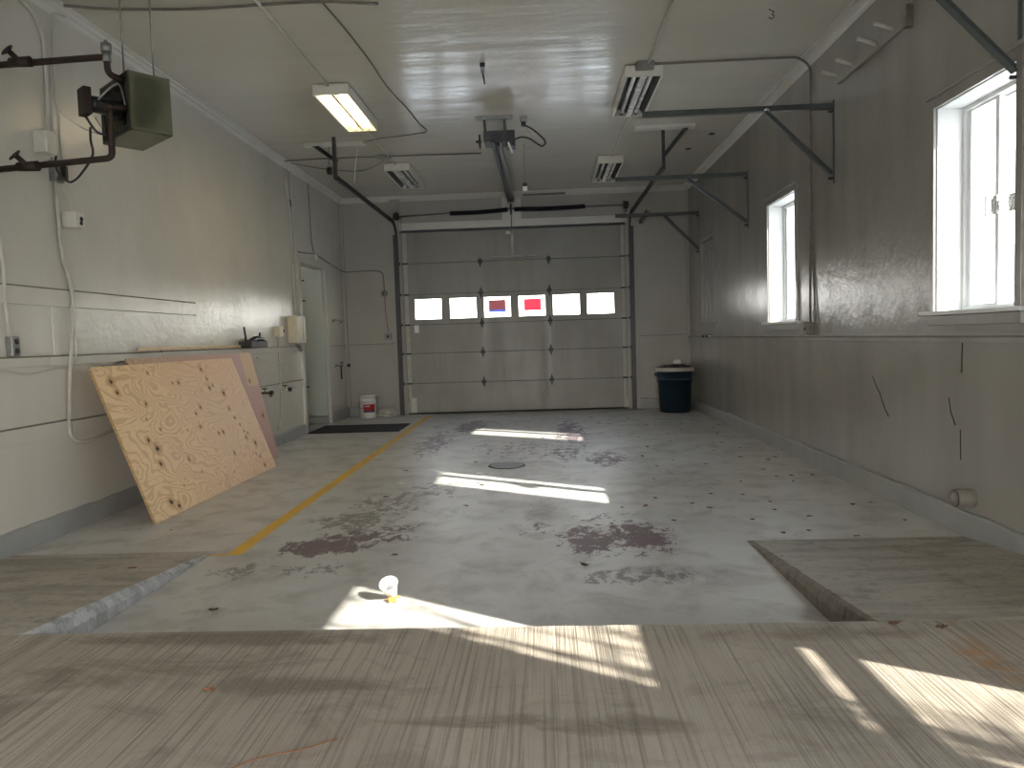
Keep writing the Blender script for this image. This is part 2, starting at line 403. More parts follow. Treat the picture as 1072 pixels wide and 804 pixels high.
# ------------------------------------------------------------------ room shell
def wall_grid(holes, a0, a1, z0, z1, axis, t0, t1):
    """a wall slab along an axis with rectangular holes (a0, a1, z0, z1)"""
    A = sorted({a0, a1, *[h[0] for h in holes], *[h[1] for h in holes]}); Z = sorted({z0, z1, *[h[2] for h in holes], *[h[3] for h in holes]})
    mb = MB()
    for i in range(len(A) - 1):
        for j in range(len(Z) - 1):
            ca, cz = (A[i] + A[i + 1]) / 2, (Z[j] + Z[j + 1]) / 2
            if any(h[0] < ca < h[1] and h[2] < cz < h[3] for h in holes): continue
            if axis == 'Y': mb.box(t0, t1, A[i], A[i + 1], Z[j], Z[j + 1])
            else: mb.box(A[i], A[i + 1], t0, t1, Z[j], Z[j + 1])
    return mb
YF = -1.6
WINS = [(3.94, 4.73, 1.33, 2.58), (7.24, 8.10, 1.33, 2.58), (10.58, 11.35, 1.40, 2.60)]
struct(wall_grid([*WINS, (.68, 1.5, 1.62, 2.58), (.75, 1.5, .88, 1.48)], YF - .3, YB + .35, -.2, ZC + .2, 'Y', XR, XR + .33).build('wall_right', M['wr']))  # two near holes are unseen, sized for sun patches; the lower one is added
DL = (10.15, 11.32, 0., 2.42)
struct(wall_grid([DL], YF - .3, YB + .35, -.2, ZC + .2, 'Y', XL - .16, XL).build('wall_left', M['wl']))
struct(wall_grid([(-2.31, 1.44, -.2, 3.12)], XL - .16, XR + .33, -.2, ZC + .2, 'X', YB, YB + .3).build('wall_back', M['wb']))
struct(wall_grid([(-2.31, 1.44, -.2, 2.1)], XL - .16, XR + .33, -.2, ZC + .2, 'X', YF - .3, YF).build('wall_front', M['wb']))
struct(MB().box(XL - .16, XR + .33, YF - .3, YB + .3, ZC, ZC + .2).build('ceiling', M['ceil']))
struct(MB().box(XL - .16, XR + .33, 2.5, YB + .32, -.2, 0).build('floor', M['floor']))
# raised front slab with a broomed top; its inner edge drops into the bay
mb = MB(); n = 60
vs = []; fs = []
xs = [XL + (XR - XL) * i / n for i in range(n + 1)]
for x in xs:
    j = .006 * noise.noise(V((x * 9, 1, 0)))
    vs += [(x, -5, .15), (x, 2.735 + j, .15), (x, 2.755 + j, .142), (x, 2.765 + j * 1.4, .0), (x, -5, -.2)]
for i in range(n):
    for k in range(4): fs.append((i * 5 + k, i * 5 + k + 1, i * 5 + 5 + k + 1, i * 5 + 5 + k))
mb.add(vs, fs); struct(mb.build('floor_front', M['apron']))
# side ramps rising from the bay floor to the front slab
def ramp(name, xin, xout, mat):
    mb = MB(); n = 70; m = 6; Y0, Y1 = 4.36, 2.722; vs = []
    for i in range(n + 1):
        y = Y0 + (Y1 - Y0) * i / n; z = .152 * i / n
        j = .010 * noise.noise(V((y * 14, xin, 2))) + .006 * noise.noise(V((y * 45, xin, 5)))
        sg = 1 if xout > xin else -1
        vs += [(xout, y, z), (xin + sg * (.03 + abs(j)), y, z + .001), (xin + sg * (.012 + abs(j)), y, z - .012 * min(1, i / 12)), (xin + j * .6, y, z * .55), (xin + .004 * sg, y, -.01)]
    f1 = [(i * 5, i * 5 + 1, i * 5 + 6, i * 5 + 5) for i in range(n)]
    f2 = [(i * 5 + k, i * 5 + k + 1, i * 5 + 6 + k, i * 5 + 5 + k) for i in range(n) for k in (1, 2, 3)]
    mb.add(vs, f1 + f2); mb.mi = [0] * n + [1] * (3 * n)
    return struct(mb.build(name, mat, fix=False))
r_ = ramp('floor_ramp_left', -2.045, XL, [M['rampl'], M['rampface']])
r_ = ramp('floor_ramp_right', 1.19, XR, [M['rampr'], M['rampshade']])
# baseboards: rough concrete curb
def curb(name, pts, out, h=.14, t=.03, mat=None):
    """pts: two ends on the wall face; out: direction into the room"""
    p0, p1, o = V(pts[0]), V(pts[1]), V(out); n = max(2, int((p1 - p0).length / .08)); vs = []
    for i in range(n + 1):
        p = p0.lerp(p1, i / n); j = .012 * noise.noise(V((p.x * 5, p.y * 5, 1))); k = .006 * noise.noise(V((p.x * 13, p.y * 13, 7)))
        vs += [p + o * (t + k), p + o * (t + k * .5) + V((0, 0, h - .012 + j)), p + o * (t - .012) + V((0, 0, h + j)), p + V((0, 0, h + j)), p]
    fs = [(i * 5 + k, i * 5 + k + 1, i * 5 + 6 + k, i * 5 + 5 + k) for i in range(n) for k in range(4)]
    fs += [(0, 1, 2, 3, 4)[::-1], tuple(n * 5 + k for k in range(5))]
    mb = MB(); mb.add(vs, fs)
    return struct(mb.build(name, mat or M['base']))
curb('baseboard_left', [(XL, 2.76, 0), (XL, 10.05, 0)], (1, 0, 0), .145)
curb('baseboard_left_far', [(XL, 11.42, 0), (XL, YB, 0)], (1, 0, 0), .17)
curb('baseboard_right', [(XR, 2.76, 0), (XR, YB, 0)], (-1, 0, 0), .15, .035)
curb('baseboard_back_left', [(XL, YB, 0), (-2.5, YB, 0)], (0, -1, 0), .17, .03)
curb('baseboard_back_right', [(1.64, YB, 0), (XR, YB, 0)], (0, -1, 0), .17, .03)
# crown moulding
CR = [(0, 0), (.085, 0), (.085, -.012), (.06, -.022), (.05, -.04), (.03, -.052), (.018, -.07), (0, -.085)]
def crown(name, p0, p1, a): struct(MB().extr(CR, p0, p1, a, (0, 0, 1)).build(name, M['trim']))
crown('trim_ceiling_left', (XL, YF, ZC), (XL, YB, ZC), (1, 0, 0))
crown('trim_ceiling_right', (XR, YF, ZC), (XR, YB, ZC), (-1, 0, 0))
crown('trim_ceiling_back', (XL, YB, ZC), (XR, YB, ZC), (0, -1, 0))
# battens and rails: flat painted boards on the wall, thin shadow gaps drawn as dark strips
def board(name, x0, x1, y0, y1, z0, z1, m='trim', bev=.003):
    o = struct(MB().box(x0, x1, y0, y1, z0, z1).build(name, M[m], bevel=bev))
    if 'rail' in name or 'batten' in name:   # dark strip painting the shadow gap above the board, with ledge dirt
        if 'back' in name: MB().box(x0, x1, y0 + .004, y1, z1, z1 + .009).build('shadow_strip', M['ddirt'], o)
        else: MB().box(x0, x1 - .004, y0, y1, z1, z1 + .010).build('shadow_strip', M['ddirt'], o)
    return o
board('trim_chair_rail_left', XL, XL + .022, YF, 4.83, 1.165, 1.225, 'wl')
board('trim_chair_rail_left_middle', XL, XL + .022, 4.835, 6.30, 1.165, 1.225, 'wl')
board('trim_chair_rail_left_far', XL, XL + .024, 6.305, 10.06, 1.165, 1.23, 'wl')
board('trim_upper_batten_left', XL, XL + .02, YF, 7.0, 1.57, 1.685, 'wl')
board('trim_lower_batten_left', XL, XL + .02, YF, 4.975, .675, .775, 'wl')
board('trim_lower_batten_left_far', XL, XL + .02, 5.03, 10.06, .675, .765, 'wl')
board('trim_seam_left', XL, XL + .012, 4.90, 4.95, 1.225, 1.57, 'wl')
board('trim_chair_rail_left_end', XL, XL + .022, 11.44, YB, 1.17, 1.215, 'wl')
board('trim_corner_left', XL, XL + .05, YB - .05, YB, .17, ZC - .09, 'wb')
board('trim_corner_right', XR - .05, XR, YB - .05, YB, .17, ZC - .09, 'wb')
# right wall ledge
struct(MB().extr([(0, 0), (.045, 0), (.045, -.018), (.022, -.03), (.022, -.06), (0, -.06)], (XR, YF, 1.20), (XR, YB, 1.20), (-1, 0, 0), (0, 0, 1)).build('trim_ledge_right', M['wr'], bevel=.002))
board('trim_back_rail_left', XL + .05, -2.50, YB - .022, YB, 1.165, 1.22, 'wb')
board('trim_back_rail_right', 1.64, XR - .05, YB - .022, YB, 1.165, 1.22, 'wb')
board('trim_back_edge_left', -2.53, -2.50, YB - .016, YB, .17, 3.3, 'wb')
# door jamb boards of the back opening
board('trim_jamb_left', -2.50, -2.33, YB - .03, YB, 0, 3.66, 'wb')
board('trim_jamb_right', 1.46, 1.64, YB - .03, YB, 0, 3.60, 'wb')
board('trim_header', -2.33, 1.46, YB - .04, YB, 3.12, 3.24, 'trim')
board('trim_spring_pad', -.60, -.28, YB - .035, YB, 3.24, 3.60, 'trim')
# left doorway casing, reveal room and the open leaf
for nm, b in (('trim_doorway_near', (XL - .16, XL + .03, 10.06, 10.16, 0, 2.50)), ('trim_doorway_far', (XL - .16, XL + .03, 11.31, 11.42, 0, 2.50)), ('trim_doorway_head', (XL - .16, XL + .03, 10.16, 11.31, 2.41, 2.50))):
    board(nm, *b, 'wl')
mb = MB(); x0, x1 = -5.0, XL - .16
mb.box(x0 - .1, x0, 9.4, 11.6, 0, 2.7).box(x0, x1, 9.3, 9.4, 0, 2.7).box(x0, x1, 11.5, 11.6, 0, 2.7).box(x0, x1, 9.3, 11.6, 2.7, 2.8)
struct(mb.build('wall_side_room', M['wl']))
struct(MB().box(x0 - .1, x1, 9.3, 11.6, -.2, 0).build('floor_side_room', M['rampl']))
d2 = structroot('door_2', (-3.47, 11.25, 0))
MB().box(-4.25, XL - .004, 11.22, 11.27, .14, 2.40).build('door_leaf', M['leafdoor'], d2, .003)
MB().box(-4.25, XL - .004, 11.215, 11.27, .025, .13).build('kick_plate', M['base'], d2, .003)
for z in (2.24, 1.93, .6):
    MB().cbox(-3.68, 11.212, z, .12, .012, .022).build('hinge', M['dsteel'], d2)
board('trim_doorway_sill', XL - .16, XL + .02, 10.16, 11.31, 0, .02, 'base')

# yellow line
mb = MB()
mb.add([(-1.94, 4.27, .0015), (-1.85, 4.27, .0015), (-1.87, 12.1, .0015), (-1.96, 12.1, .0015)], [(0, 1, 2, 3)])
mb.add([(-2.05, 4.262, .0014), (-1.94, 4.262, .0014), (-1.94, 4.30, .0014), (-2.05, 4.29, .0014)], [(0, 1, 2, 3)])
struct(mb.build('floor_marking', M['stripe']))

# ------------------------------------------------------------------ windows
def window(i, y0, y1, z0, z1, shut=False):
    w = structroot('window_%d' % i, (XR, (y0 + y1) / 2, z0)); c = .085
    cm = M['wr'] if shut else M['wr']
    mb = MB(); t = XR - .022
    mb.box(t, XR, y1, y1 + c - .03, z0, z1 + c - .02).box(t, XR, y0 - c + .03, y0, z0, z1 + c - .02).box(t, XR, y0, y1, z1, z1 + c - .02)
    mb.box(t - .014, XR, y0 - c + .01, y1 + c - .01, z1 + c - .02, z1 + c + .005)
    mb.build('casing', cm, w, .003)
    MB().box(XR - .06, XR + .17, y0 - .11, y1 + .11, z0 - .022, z0 + .003).build('sill', M['white'] if not shut else cm, w, .004)
    MB().box(t, XR, y0 - .06, y1 + .06, z0 - .085, z0 - .024).build('apron', cm, w, .003)
    xr0, xf = XR, XR + .17
    # painted reveal lining
    mb = MB().box(XR + .001, xf, y1 - .006, y1, z0, z1).box(XR + .001, xf, y0, y0 + .006, z0, z1).box(XR + .001, xf, y0, y1, z1 - .006, z1)
    mb.build('reveal', M['white'] if not shut else cm, w)
    if shut:
        mb = MB(); x = XR + .02
        mb.box(x, x + .03, y0 + .006, y1 - .006, z0, z1 - .006)
        mb.build('shutter', cm, w)
        MB().box(x - .016, x, y0 + .01, y0 + .09, z0 + .05, z1 - .05).build('shutter_board', cm, w, .003)
        MB().box(x - .016, x, y0 + .34, y0 + .42, z0 + .05, z1 - .05).build('shutter_board', cm, w, .003)
        MB().box(x - .016, x, y1 - .2, y1 - .02, z0 + .05, z1 - .05).build('shutter_board', cm, w, .003)
        mb = MB().box(x - .02, x, y0 + .09, y1 - .2, z1 - .14, z1 - .06)
        mb.build('shutter_rail', cm, w, .003)
        return w
    ym = y1 - .31
    def frame(name, ya, yb, xa, xb, s):
        mb = MB().box(xa, xb, ya, ya + s, z0 + .003, z1 - .006).box(xa, xb, yb - s, yb, z0 + .003, z1 - .006).box(xa, xb, ya + s, yb - s, z0 + .003, z0 + .003 + s).box(xa, xb, ya + s, yb - s, z1 - .006 - s, z1 - .006)
        return mb.build(name, M['white'], w, .003)
    frame('frame', y0 + .006, y1 - .006, xf - .02, xf + .13, .024)
    for nm, ya, yb, xa in (('sash', ym - .03, y1 - .03, xf), ('sash', y0 + .03, ym + .03, xf + .045)):
        s = frame(nm, ya, yb, xa, xa + .035, .036)
        MB().box(xa + .014, xa + .018, ya + .034, yb - .034, z0 + .03, z1 - .034).build('pane', M['glass'], s)
    if i == 1:
        h = MB().cbox(xf - .008, ym - .012, 1.93, .018, .055, .11).cbox(xf - .035, ym - .012, 1.97, .05, .014, .014).cbox(xf - .035, ym - .012, 1.88, .05, .014, .014).cbox(xf - .058, ym - .012, 1.925, .012, .012, .12)
        h.cbox(xf + .034, ym - .10, 1.93, .016, .07, .10)
        h.build('latch', M['chrome'], w, .002)
    return w
for i, (a, b, c, d) in enumerate(WINS): window(i + 1, a, b, c, d, i == 2)

# ------------------------------------------------------------------ overhead door
d1 = structroot('door_1', (-.435, YB + .03, 0))
DX0, DX1 = -2.32, 1.45; HS = [0, .53, 1.04, 1.53, 2.04, 2.565, 3.11]
PX = [-1.905, -1.31, -.73, -.145, .435, 1.01]; YD = YB + .015
for k in range(6):
    z0, z1 = HS[k] + .004, HS[k + 1] - .004
    if k == 3:
        mb = wall_grid([(p - .235, p + .235, 1.61, 1.97) for p in PX], DX0, DX1, z0, z1, 'X', YD, YD + .045)
    else:
        mb = MB().box(DX0, DX1, YD, YD + .045, z0, z1)
    s = mb.build('door_section', M['door'], d1, 0 if k == 3 else .004)
    # tongue strip in the joint below
    if k: MB().box(DX0, DX1, YD + .02, YD + .04, HS[k] - .012, HS[k] + .012).build('joint', M['dsteel'], d1)
for p in PX:
    mb = MB(); a, b, c, d = p - .235, p + .235, 1.61, 1.97; y = YD
    mb.box(a - .02, a + .012, y - .01, y, c - .02, d + .02).box(b - .012, b + .02, y - .01, y, c - .02, d + .02).box(a + .012, b - .012, y - .01, y, c - .02, c + .012).box(a + .012, b - .012, y - .01, y, d - .012, d + .02)
    f = mb.build('window_frame', M['door'], d1, .003)
    MB().box(a, b, YD + .02, YD + .024, c, d).build('pane', M['glass'], f)
def diamond(x, z, yy):
    mb = MB(); w, h = .045, .105
    vs = [(x, yy, z + h), (x + w * .55, yy, z + h * .35), (x + w, yy, z), (x + w * .55, yy, z - h * .35), (x, yy, z - h), (x - w * .55, yy, z - h * .35), (x - w, yy, z), (x - w * .55, yy, z + h * .35)]
    vs2 = [(a, yy - .008, c) for a, b, c in vs]
    mb.add(vs + vs2, [tuple(range(8)), tuple(range(8, 16))] + [(i, (i + 1) % 8, 8 + (i + 1) % 8, 8 + i) for i in range(8)])
    mb.tube([(x - .038, yy - .016, z), (x + .038, yy - .016, z)], .013, 8)
    return mb
for z in HS[1:6]:
    for x in (-1.0, .155): diamond(x, z, YD).build('hinge', M['dsteel'], d1)
    for x, sg in ((-2.27, -1), (1.40, 1)):
        mb = diamond(x, z, YD); mb.tube([(x, YD - .03, z), (x + sg * .11, YD - .03, z)], .008, 8); mb.tube([(x + sg * .075, YD - .03, z), (x + sg * .10, YD - .03, z)], .026, 14)
        mb.build('roller_hinge', M['dsteel'], d1)
for x0, x1 in ((DX0, DX0 + .085), (DX1 - .085, DX1)):   # end stiles
    MB().box(x0, x1, YD - .012, YD, .01, 3.09).build('end_stile', M['rim'], d1, .003)
for x in (-1.0, .155): MB().box(x - .03, x + .03, YD - .004, YD, .02, 2.60).build('center_stile', M['door'], d1)
MB().box(DX0, DX1, YD - .012, YD + .05, -.002, .03).build('bottom_seal', M['rubber'], d1)
mb = MB().angle((-1.02, YD - .03, 2.63), (.17, YD - .03, 2.63), .05, .03, .006); mb.build('top_strut', M['steel'], d1)
mb = MB().angle((DX0 - .04, YD - .03, 3.10), (DX1 + .04, YD - .03, 3.10), .05, .04, .006); mb.build('head_strut', M['dsteel'], d1)
mb = MB().cbox(-.44, YD - .05, 2.83, .05, .02, .42).bar((-.44, YD - .06, 2.98), (-.45, YB - .07, 3.26), .03, .012, (1, 0, 0)); mb.build('arm_bracket', M['steel'], d1)
MB().cbox(-.50, YD - .03, 3.02, .09, .03, .05).build('release_handle', M['pail'], d1, .01)
MB().cbox(-2.12, YD - .003, 1.46, .075, .004, .13).build('notice_card', M['paper'], d1)
mb = MB().cbox(-2.21, YD - .03, .16, .10, .03, .26).cbox(-2.21, YD - .05, .20, .05, .02, .03); mb.build('bottom_bracket', M['trim'], d1, .006)
for x in (-1.6, .75): # scratches of old paint on the bottom section: thin wires of the lift cable
    pass
# notices stuck on the two middle panes
def pane_sign(x, kind, label):
    t = thing('window_sign', (x, YB + .034, 1.69), label, 'sign')
    mb = MB(); mb.cur = 0; mb.box(x - .145, x + .145, YD + .0185, YD + .0195, 1.745 if kind else 1.71, 1.91)
    mb.build('sheet', M['signgrey'] if kind else M['signred'], t)
    if kind: MB().box(x - .145, x + .145, YD + .0185, YD + .0195, 1.70, 1.745).build('band', M['signblue'], t)
pane_sign(-.735, 1, 'faded brownish sign with a blue band on the third pane of the overhead door')
pane_sign(-.135, 0, 'plain red sign stuck on the fourth pane of the overhead door')

# tracks
def track(x, sg, label):
    t = thing('door_track', (x, YB - .06, 0), label, 'door track')
    # C-shaped track swept upward then back along the ceiling
    pts = [(x, YB - .06, .0), (x, YB - .06, 2.90)] + [(x, YB - .06 - .33 * (1 - math.cos(a)), 2.90 + .33 * math.sin(a)) for a in [PI / 2 * k / 9 for k in range(1, 10)]] + [(x, 8.72 if sg < 0 else 8.92, 3.225)]
    prof = [(-.028, -.012), (.028, -.012), (.028, .014), (.020, .014), (.020, -.006), (-.020, -.006), (-.020, .014), (-.028, .014)]
    vs = []; P = [V(p) for p in pts]; n = len(prof)
    for i, p in enumerate(P):
        d = (P[min(i + 1, len(P) - 1)] - P[max(i - 1, 0)]).normalized(); nrm = V((1, 0, 0)).cross(d)
        vs += [p + nrm * a + V((-sg, 0, 0)) * b for a, b in prof]
    fs = [(i * n + k, i * n + (k + 1) % n, (i + 1) * n + (k + 1) % n, (i + 1) * n + k) for i in range(len(P) - 1) for k in range(n)]
    mb = MB(); mb.add(vs, fs); mb.build('rail', M['dsteel'], t)
    MB().angle((x + sg * .035, YB - .035, 0), (x + sg * .035, YB - .035, 3.05), .06, .05, .006, (0, 1, 0)).build('jamb_angle', M['dsteel'], t)
    for z in (.3, .78, 1.3, 1.8, 2.3, 2.8): MB().cbox(x + sg * .03, YB - .055, z, .05, .05, .06).build('clip', M['dsteel'], t)
    return t
tl = track(-2.385, -1, 'left steel track of the overhead door, curving back under the ceiling')
tr = track(1.51, 1, 'right steel track of the overhead door, next to the trash can corner')
x = -2.385
MB().angle((x, 8.74, 3.20), (x, 8.74, ZC), .04, .04, .006, (0, 1, 0)).build('hanger', M['dsteel'], tl)
MB().angle((-2.72, 8.95, ZC), (x + .01, 8.78, 3.42), .04, .04, .006).build('brace', M['dsteel'], tl)
MB().angle((x, 8.76, 3.215), (x, YB - .35, 3.25), .04, .035, .006).build('stiffener', M['dsteel'], tl)
x = 1.51
MB().angle((x, 8.94, 3.20), (x, 8.94, ZC), .04, .04, .006, (0, 1, 0)).build('hanger', M['dsteel'], tr)
MB().angle((1.80, 8.85, ZC), (x + .01, 8.95, 3.36), .04, .04, .006).build('brace', M['dsteel'], tr)
MB().angle((x, 8.95, 3.215), (x, YB - .35, 3.25), .04, .035, .006).build('stiffener', M['dsteel'], tr)
tag(MB().box(-2.81, -2.06, 8.92, 9.01, ZC - .04, ZC).build('ceiling_block', M['trim'], bevel=.004), 'wooden block on the ceiling above the left track hanger', 'wooden block')
tag(MB().box(1.16, 1.87, 8.80, 8.90, ZC - .04, ZC).build('ceiling_block', M['trim'], bevel=.004), 'wooden block on the ceiling above the right track hanger', 'wooden block')
tag(MB().angle((1.80, YB - .25, 3.27), (1.70, YB - .02, 3.10), .06, .05, .006).build('angle_stub', M['steel']), 'short stub of steel angle on the back wall beside the right track', 'steel angle')
tag(MB().box(-.24, .46, YB - .12, YB - .088, 3.60, 3.63).build('dark_strip', M['ddirt']), 'dark strip under the back ceiling moulding right of the opener rail', 'strip')
# pulley near left hanger
t = thing('hanging_pulley', (-2.52, 9.0, 3.30), 'small black pulley hanging beside the left track hanger', 'pulley')
MB().tube([(-2.55, 9.0, 3.36), (-2.50, 9.0, 3.36)], .045, 16).build('wheel', M['black'], t)
MB().tube([(-2.525, 9.0, 3.40), (-2.525, 9.0, ZC)], .004, 6).build('hook', M['dsteel'], t)
tag(MB().tube(smooth([(-2.15, 8.98, ZC - .04), (-2.19, 8.97, 3.45), (-2.22, 8.97, 3.20)]), .004, 6).build('pull_cord', M['paper']), 'thin white cord hanging from the left ceiling block', 'cord')

# torsion spring assembly
t = thing('torsion_spring', (-.43, YB - .12, 3.40), 'black torsion spring pair on its shaft above the overhead door', 'door spring')
ys = YB - .12
MB().tube([(-2.42, ys, 3.335), (-.45, ys, 3.395)], .014, 10).tube([(-.45, ys, 3.395), (1.52, ys, 3.385)], .014, 10).build('shaft', M['steel'], t)
def coil(x0, x1, z0, z1):
    n = 46; pts = []; rs = []
    for i in range(n * 6 + 1):
        f = i / (n * 6); pts.append((x0 + (x1 - x0) * f, ys, z0 + (z1 - z0) * f - .012 * math.sin(PI * f))); rs.append(.037 + .006 * math.cos(i * PI / 3))
    return MB().tube(pts, .04, 14, True, rs)
coil(-1.46, -.50, 3.36, 3.385).build('coil', M['spring'], t); coil(-.39, .78, 3.385, 3.39).build('coil', M['spring'], t)
MB().cbox(-.445, ys + .03, 3.39, .03, .14, .16).build('center_bearing', M['dsteel'], t)
for x in (-2.36, 1.46):
    MB().tube([(x - .05, ys, 3.34 if x < 0 else 3.385), (x + .03, ys, 3.34 if x < 0 else 3.385)], .06, 18).cbox(x - .0, ys + .05, 3.35, .012, .13, .14).build('drum', M['dsteel'], t)
for x in (-2.30, 1.42):
    MB().tube([(x, ys + .04, 3.34), (x, YB - .03, .2)], .003, 6).build('lift_cable', M['dsteel'], t)

# ------------------------------------------------------------------ opener
t = thing('door_opener', (-.42, 8.3, 3.69), 'dark garage door opener with its rail hung from the ceiling centre', 'door opener')
MB().box(-.66, -.25, 8.18, 8.26, ZC - .03, ZC).build('mounting_bar', M['steel'], t, .003)
for x in (-.56, -.34): MB().bar((x, 8.22, ZC - .02), (x + .01, 8.22, 3.46), .03, .008, (0, 1, 0)).build('strap', M['dsteel'], t)
mb = MB().cbox(-.44, 8.28, 3.46, .26, .30, .11); mb.build('housing', M['dsteel'], t, .01)
mb = MB().tube([(-.42, 8.40, 3.43), (-.42, 8.12, 3.43)], .055, 18); mb.build('motor', M['black'], t)
mb = MB().tube([(-.66, 8.24, 3.43), (-.60, 8.24, 3.43)], .015, 10).tube([(-.625, 8.24, 3.43), (-.61, 8.24, 3.43)], .075, 20); mb.build('pulley', M['dsteel'], t)
mb = MB().cbox(-.28, 8.30, 3.45, .10, .20, .17, None); mb.build('control_box', M['black'], t, .006)
mb = MB().bar((-.30, 8.15, 3.38), (-.26, 8.15, 3.28), .02, .09, (0, 1, 0)); mb.build('hanging_card', M['pail'], t)
p0, p1 = V((-.435, 8.14, 3.36)), V((-.44, YB - .16, 3.555))
mb = MB().extr([(-.06, -.03), (-.045, -.03), (-.045, .022), (.045, .022), (.045, -.03), (.06, -.03), (.06, .03), (-.06, .03)], p0, p1, (1, 0, 0), (0, 0, 1)); mb.build('rail', M['steel'], t, 0)
mb = MB().tube([p0 + V((0, 0, -.02)), p1 + V((0, 0, -.02))], .010, 8); mb.build('chain', M['dsteel'], t)
MB().cbox(-.435, YB - .12, 3.54, .08, .12, .05).build('header_bracket', M['dsteel'], t)
MB().cbox(-.44, YB - .33, 3.50, .10, .12, .05).bar((-.44, YB - .30, 3.48), (-.44, YB - .05, 3.0), .03, .01, (1, 0, 0)).build('trolley', M['dsteel'], t)

t = thing('ceiling_outlet', (-.13, 8.28, 3.66), 'small dark outlet in the ceiling beside the garage door opener', 'outlet')
MB().cbox(-.13, 8.28, ZC - .03, .08, .08, .06).build('box', M['steel'], t, .004)
MB().cbox(-.13, 8.25, ZC - .085, .05, .05, .05).build('plug', M['black'], t, .006)
tag(MB().tube(smooth([(-.13, 8.22, 3.59), (-.02, 8.2, 3.52), (.10, 8.2, 3.40), (.06, 8.18, 3.34), (-.06, 8.18, 3.42), (-.16, 8.2, 3.45), (-.26, 8.22, 3.42)]), .009, 8).build('power_cord', M['black']), 'black cord looping between the ceiling outlet and the door opener', 'power cord')
tag(MB().tube(smooth([(-.12, 8.3, 3.60), (-.04, 8.2, 3.46), (-.02, 8.2, 3.36), (-.07, 8.2, 3.32), (-.22, 8.2, 3.31)]), .004, 6).build('signal_wire', M['conduit']), 'thin pale wire curling beside the black opener cord', 'wire')
t = thing('release_cord', (-.14, 8.6, 3.0), 'release cord with a black and white handle hanging beside the opener rail', 'pull cord')
MB().tube([(-.14, 8.5, 3.45), (-.14, 8.6, 3.03)], .003, 6).build('cord', M['steel'], t)
MB().cbox(-.14, 8.6, 3.015, .05, .05, .04).build('cap', M['black'], t, .006)
MB().cbox(-.14, 8.6, 2.97, .055, .045, .055).build('handle', M['paper'], t, .008)

# ceiling hook brackets
t = thing('ceiling_hook', (-.45, 6.6, ZC), 'narrow metal hanger with a dark rod on the ceiling ahead of the opener', 'hook')
MB().bar((-.45, 6.62, ZC), (-.45, 6.62, 3.60), .035, .006, (0, 1, 0)).build('plate', M['steel'], t)
MB().cbox(-.45, 6.62, 3.665, .045, .03, .03).build('bolt', M['black'], t)
MB().tube([(-.45, 6.62, 3.60), (-.435, 6.62, 3.50)], .007, 8).build('rod', M['black'], t)
tag(MB().tube(smooth([(1.80, 5.82, ZC), (1.82, 5.82, 3.675), (1.84, 5.82, 3.665), (1.825, 5.82, 3.65), (1.84, 5.82, 3.635), (1.825, 5.82, 3.615), (1.80, 5.82, 3.625)]), .004, 8).build('screw_hook', M['dsteel']), 'small curly screw hook in the ceiling near the peg rail', 'hook')
for (x, y) in ((2.17, 9.3), (2.02, 10.0)):
    tag(MB().lathe([(0, 0), (.035, 0), (.04, -.006), (.03, -.012), (0, -.012)], Matrix.Translation((x, y, ZC)), 16).build('ceiling_plug', M['black']),
        'black round plug in the ceiling near the right wall, ' + ('nearer the camera' if y < 9.7 else 'farther from the camera'), 'plug', 'black plugs in the ceiling')

# ------------------------------------------------------------------ lights
def fixture(lit):
    t = thing('ceiling_light', (0, 0, 0), 'x', 'ceiling light', 'twin tube ceiling lights')
    w, L, h = .345, 1.24, .10
    mb = MB().box(-w / 2, w / 2, 0, .012, -h, 0).box(-w / 2, w / 2, L - .012, L, -h, 0).box(-w / 2, -w / 2 + .008, .012, L - .012, -h, 0).box(w / 2 - .008, w / 2, .012, L - .012, -h, 0).box(-w / 2, w / 2, 0, L, -.012, 0)
    mb.build('housing', M['fix'], t, .003)
    mb = MB().box(-w / 2, -w / 2 + .02, 0, L, -h - .004, -h).box(w / 2 - .02, w / 2, 0, L, -h - .004, -h).box(-w / 2 + .02, w / 2 - .02, 0, .02, -h - .004, -h).box(-w / 2 + .02, w / 2 - .02, L - .02, L, -h - .004, -h)
    mb.build('rim', M['fix'], t)
    mb = MB()   # two V-reflectors
    for sx in (-1, 1):
        c = sx * w / 4; q = w / 4 - .01
        mb.add([(c - q, .02, -h + .004), (c - q * .4, .02, -.03), (c + q * .4, .02, -.03), (c + q, .02, -h + .004), (c - q, L - .02, -h + .004), (c - q * .4, L - .02, -.03), (c + q * .4, L - .02, -.03), (c + q, L - .02, -h + .004)], [(0, 1, 5, 4), (1, 2, 6, 5), (2, 3, 7, 6)])
    mb.build('reflector', M['refl'] if lit else M['louv'], t, fix=False)
    for sx in (-1, 1):
        c = sx * w / 4.6
        tb = MB().tube([(c, .05, -.065), (c, L - .05, -.065)], .019, 14).build('tube', M['tubeon'] if lit else M['tube'], t)
        for y in (.035, L - .035): MB().cbox(c, y, -.06, .03, .03, .06).build('lamp_holder', M['fix'] if lit else M['black'], tb)
    if not lit:
        MB().box(-.028, .028, .02, L - .02, -h - .001, -.06).build('center_strip', M['tube'], t)
    return t
on = fixture(True); on.location = (-1.905, 6.95, ZC)
on['label'] = 'only lit fluorescent ceiling light, glowing warm on the left side'
off = fixture(False); off.location = (1.0, 6.85, ZC); off['label'] = 'unlit fluorescent ceiling light nearest on the right side of the ceiling'
for (x, y, lab) in ((-1.905, 10.09, 'unlit fluorescent ceiling light on the left, beyond the lit one'), (1.01, 10.17, 'unlit fluorescent ceiling light on the right, close to the overhead door')):
    c = copy_tree(off); c.location = (x, y, ZC); c['label'] = lab

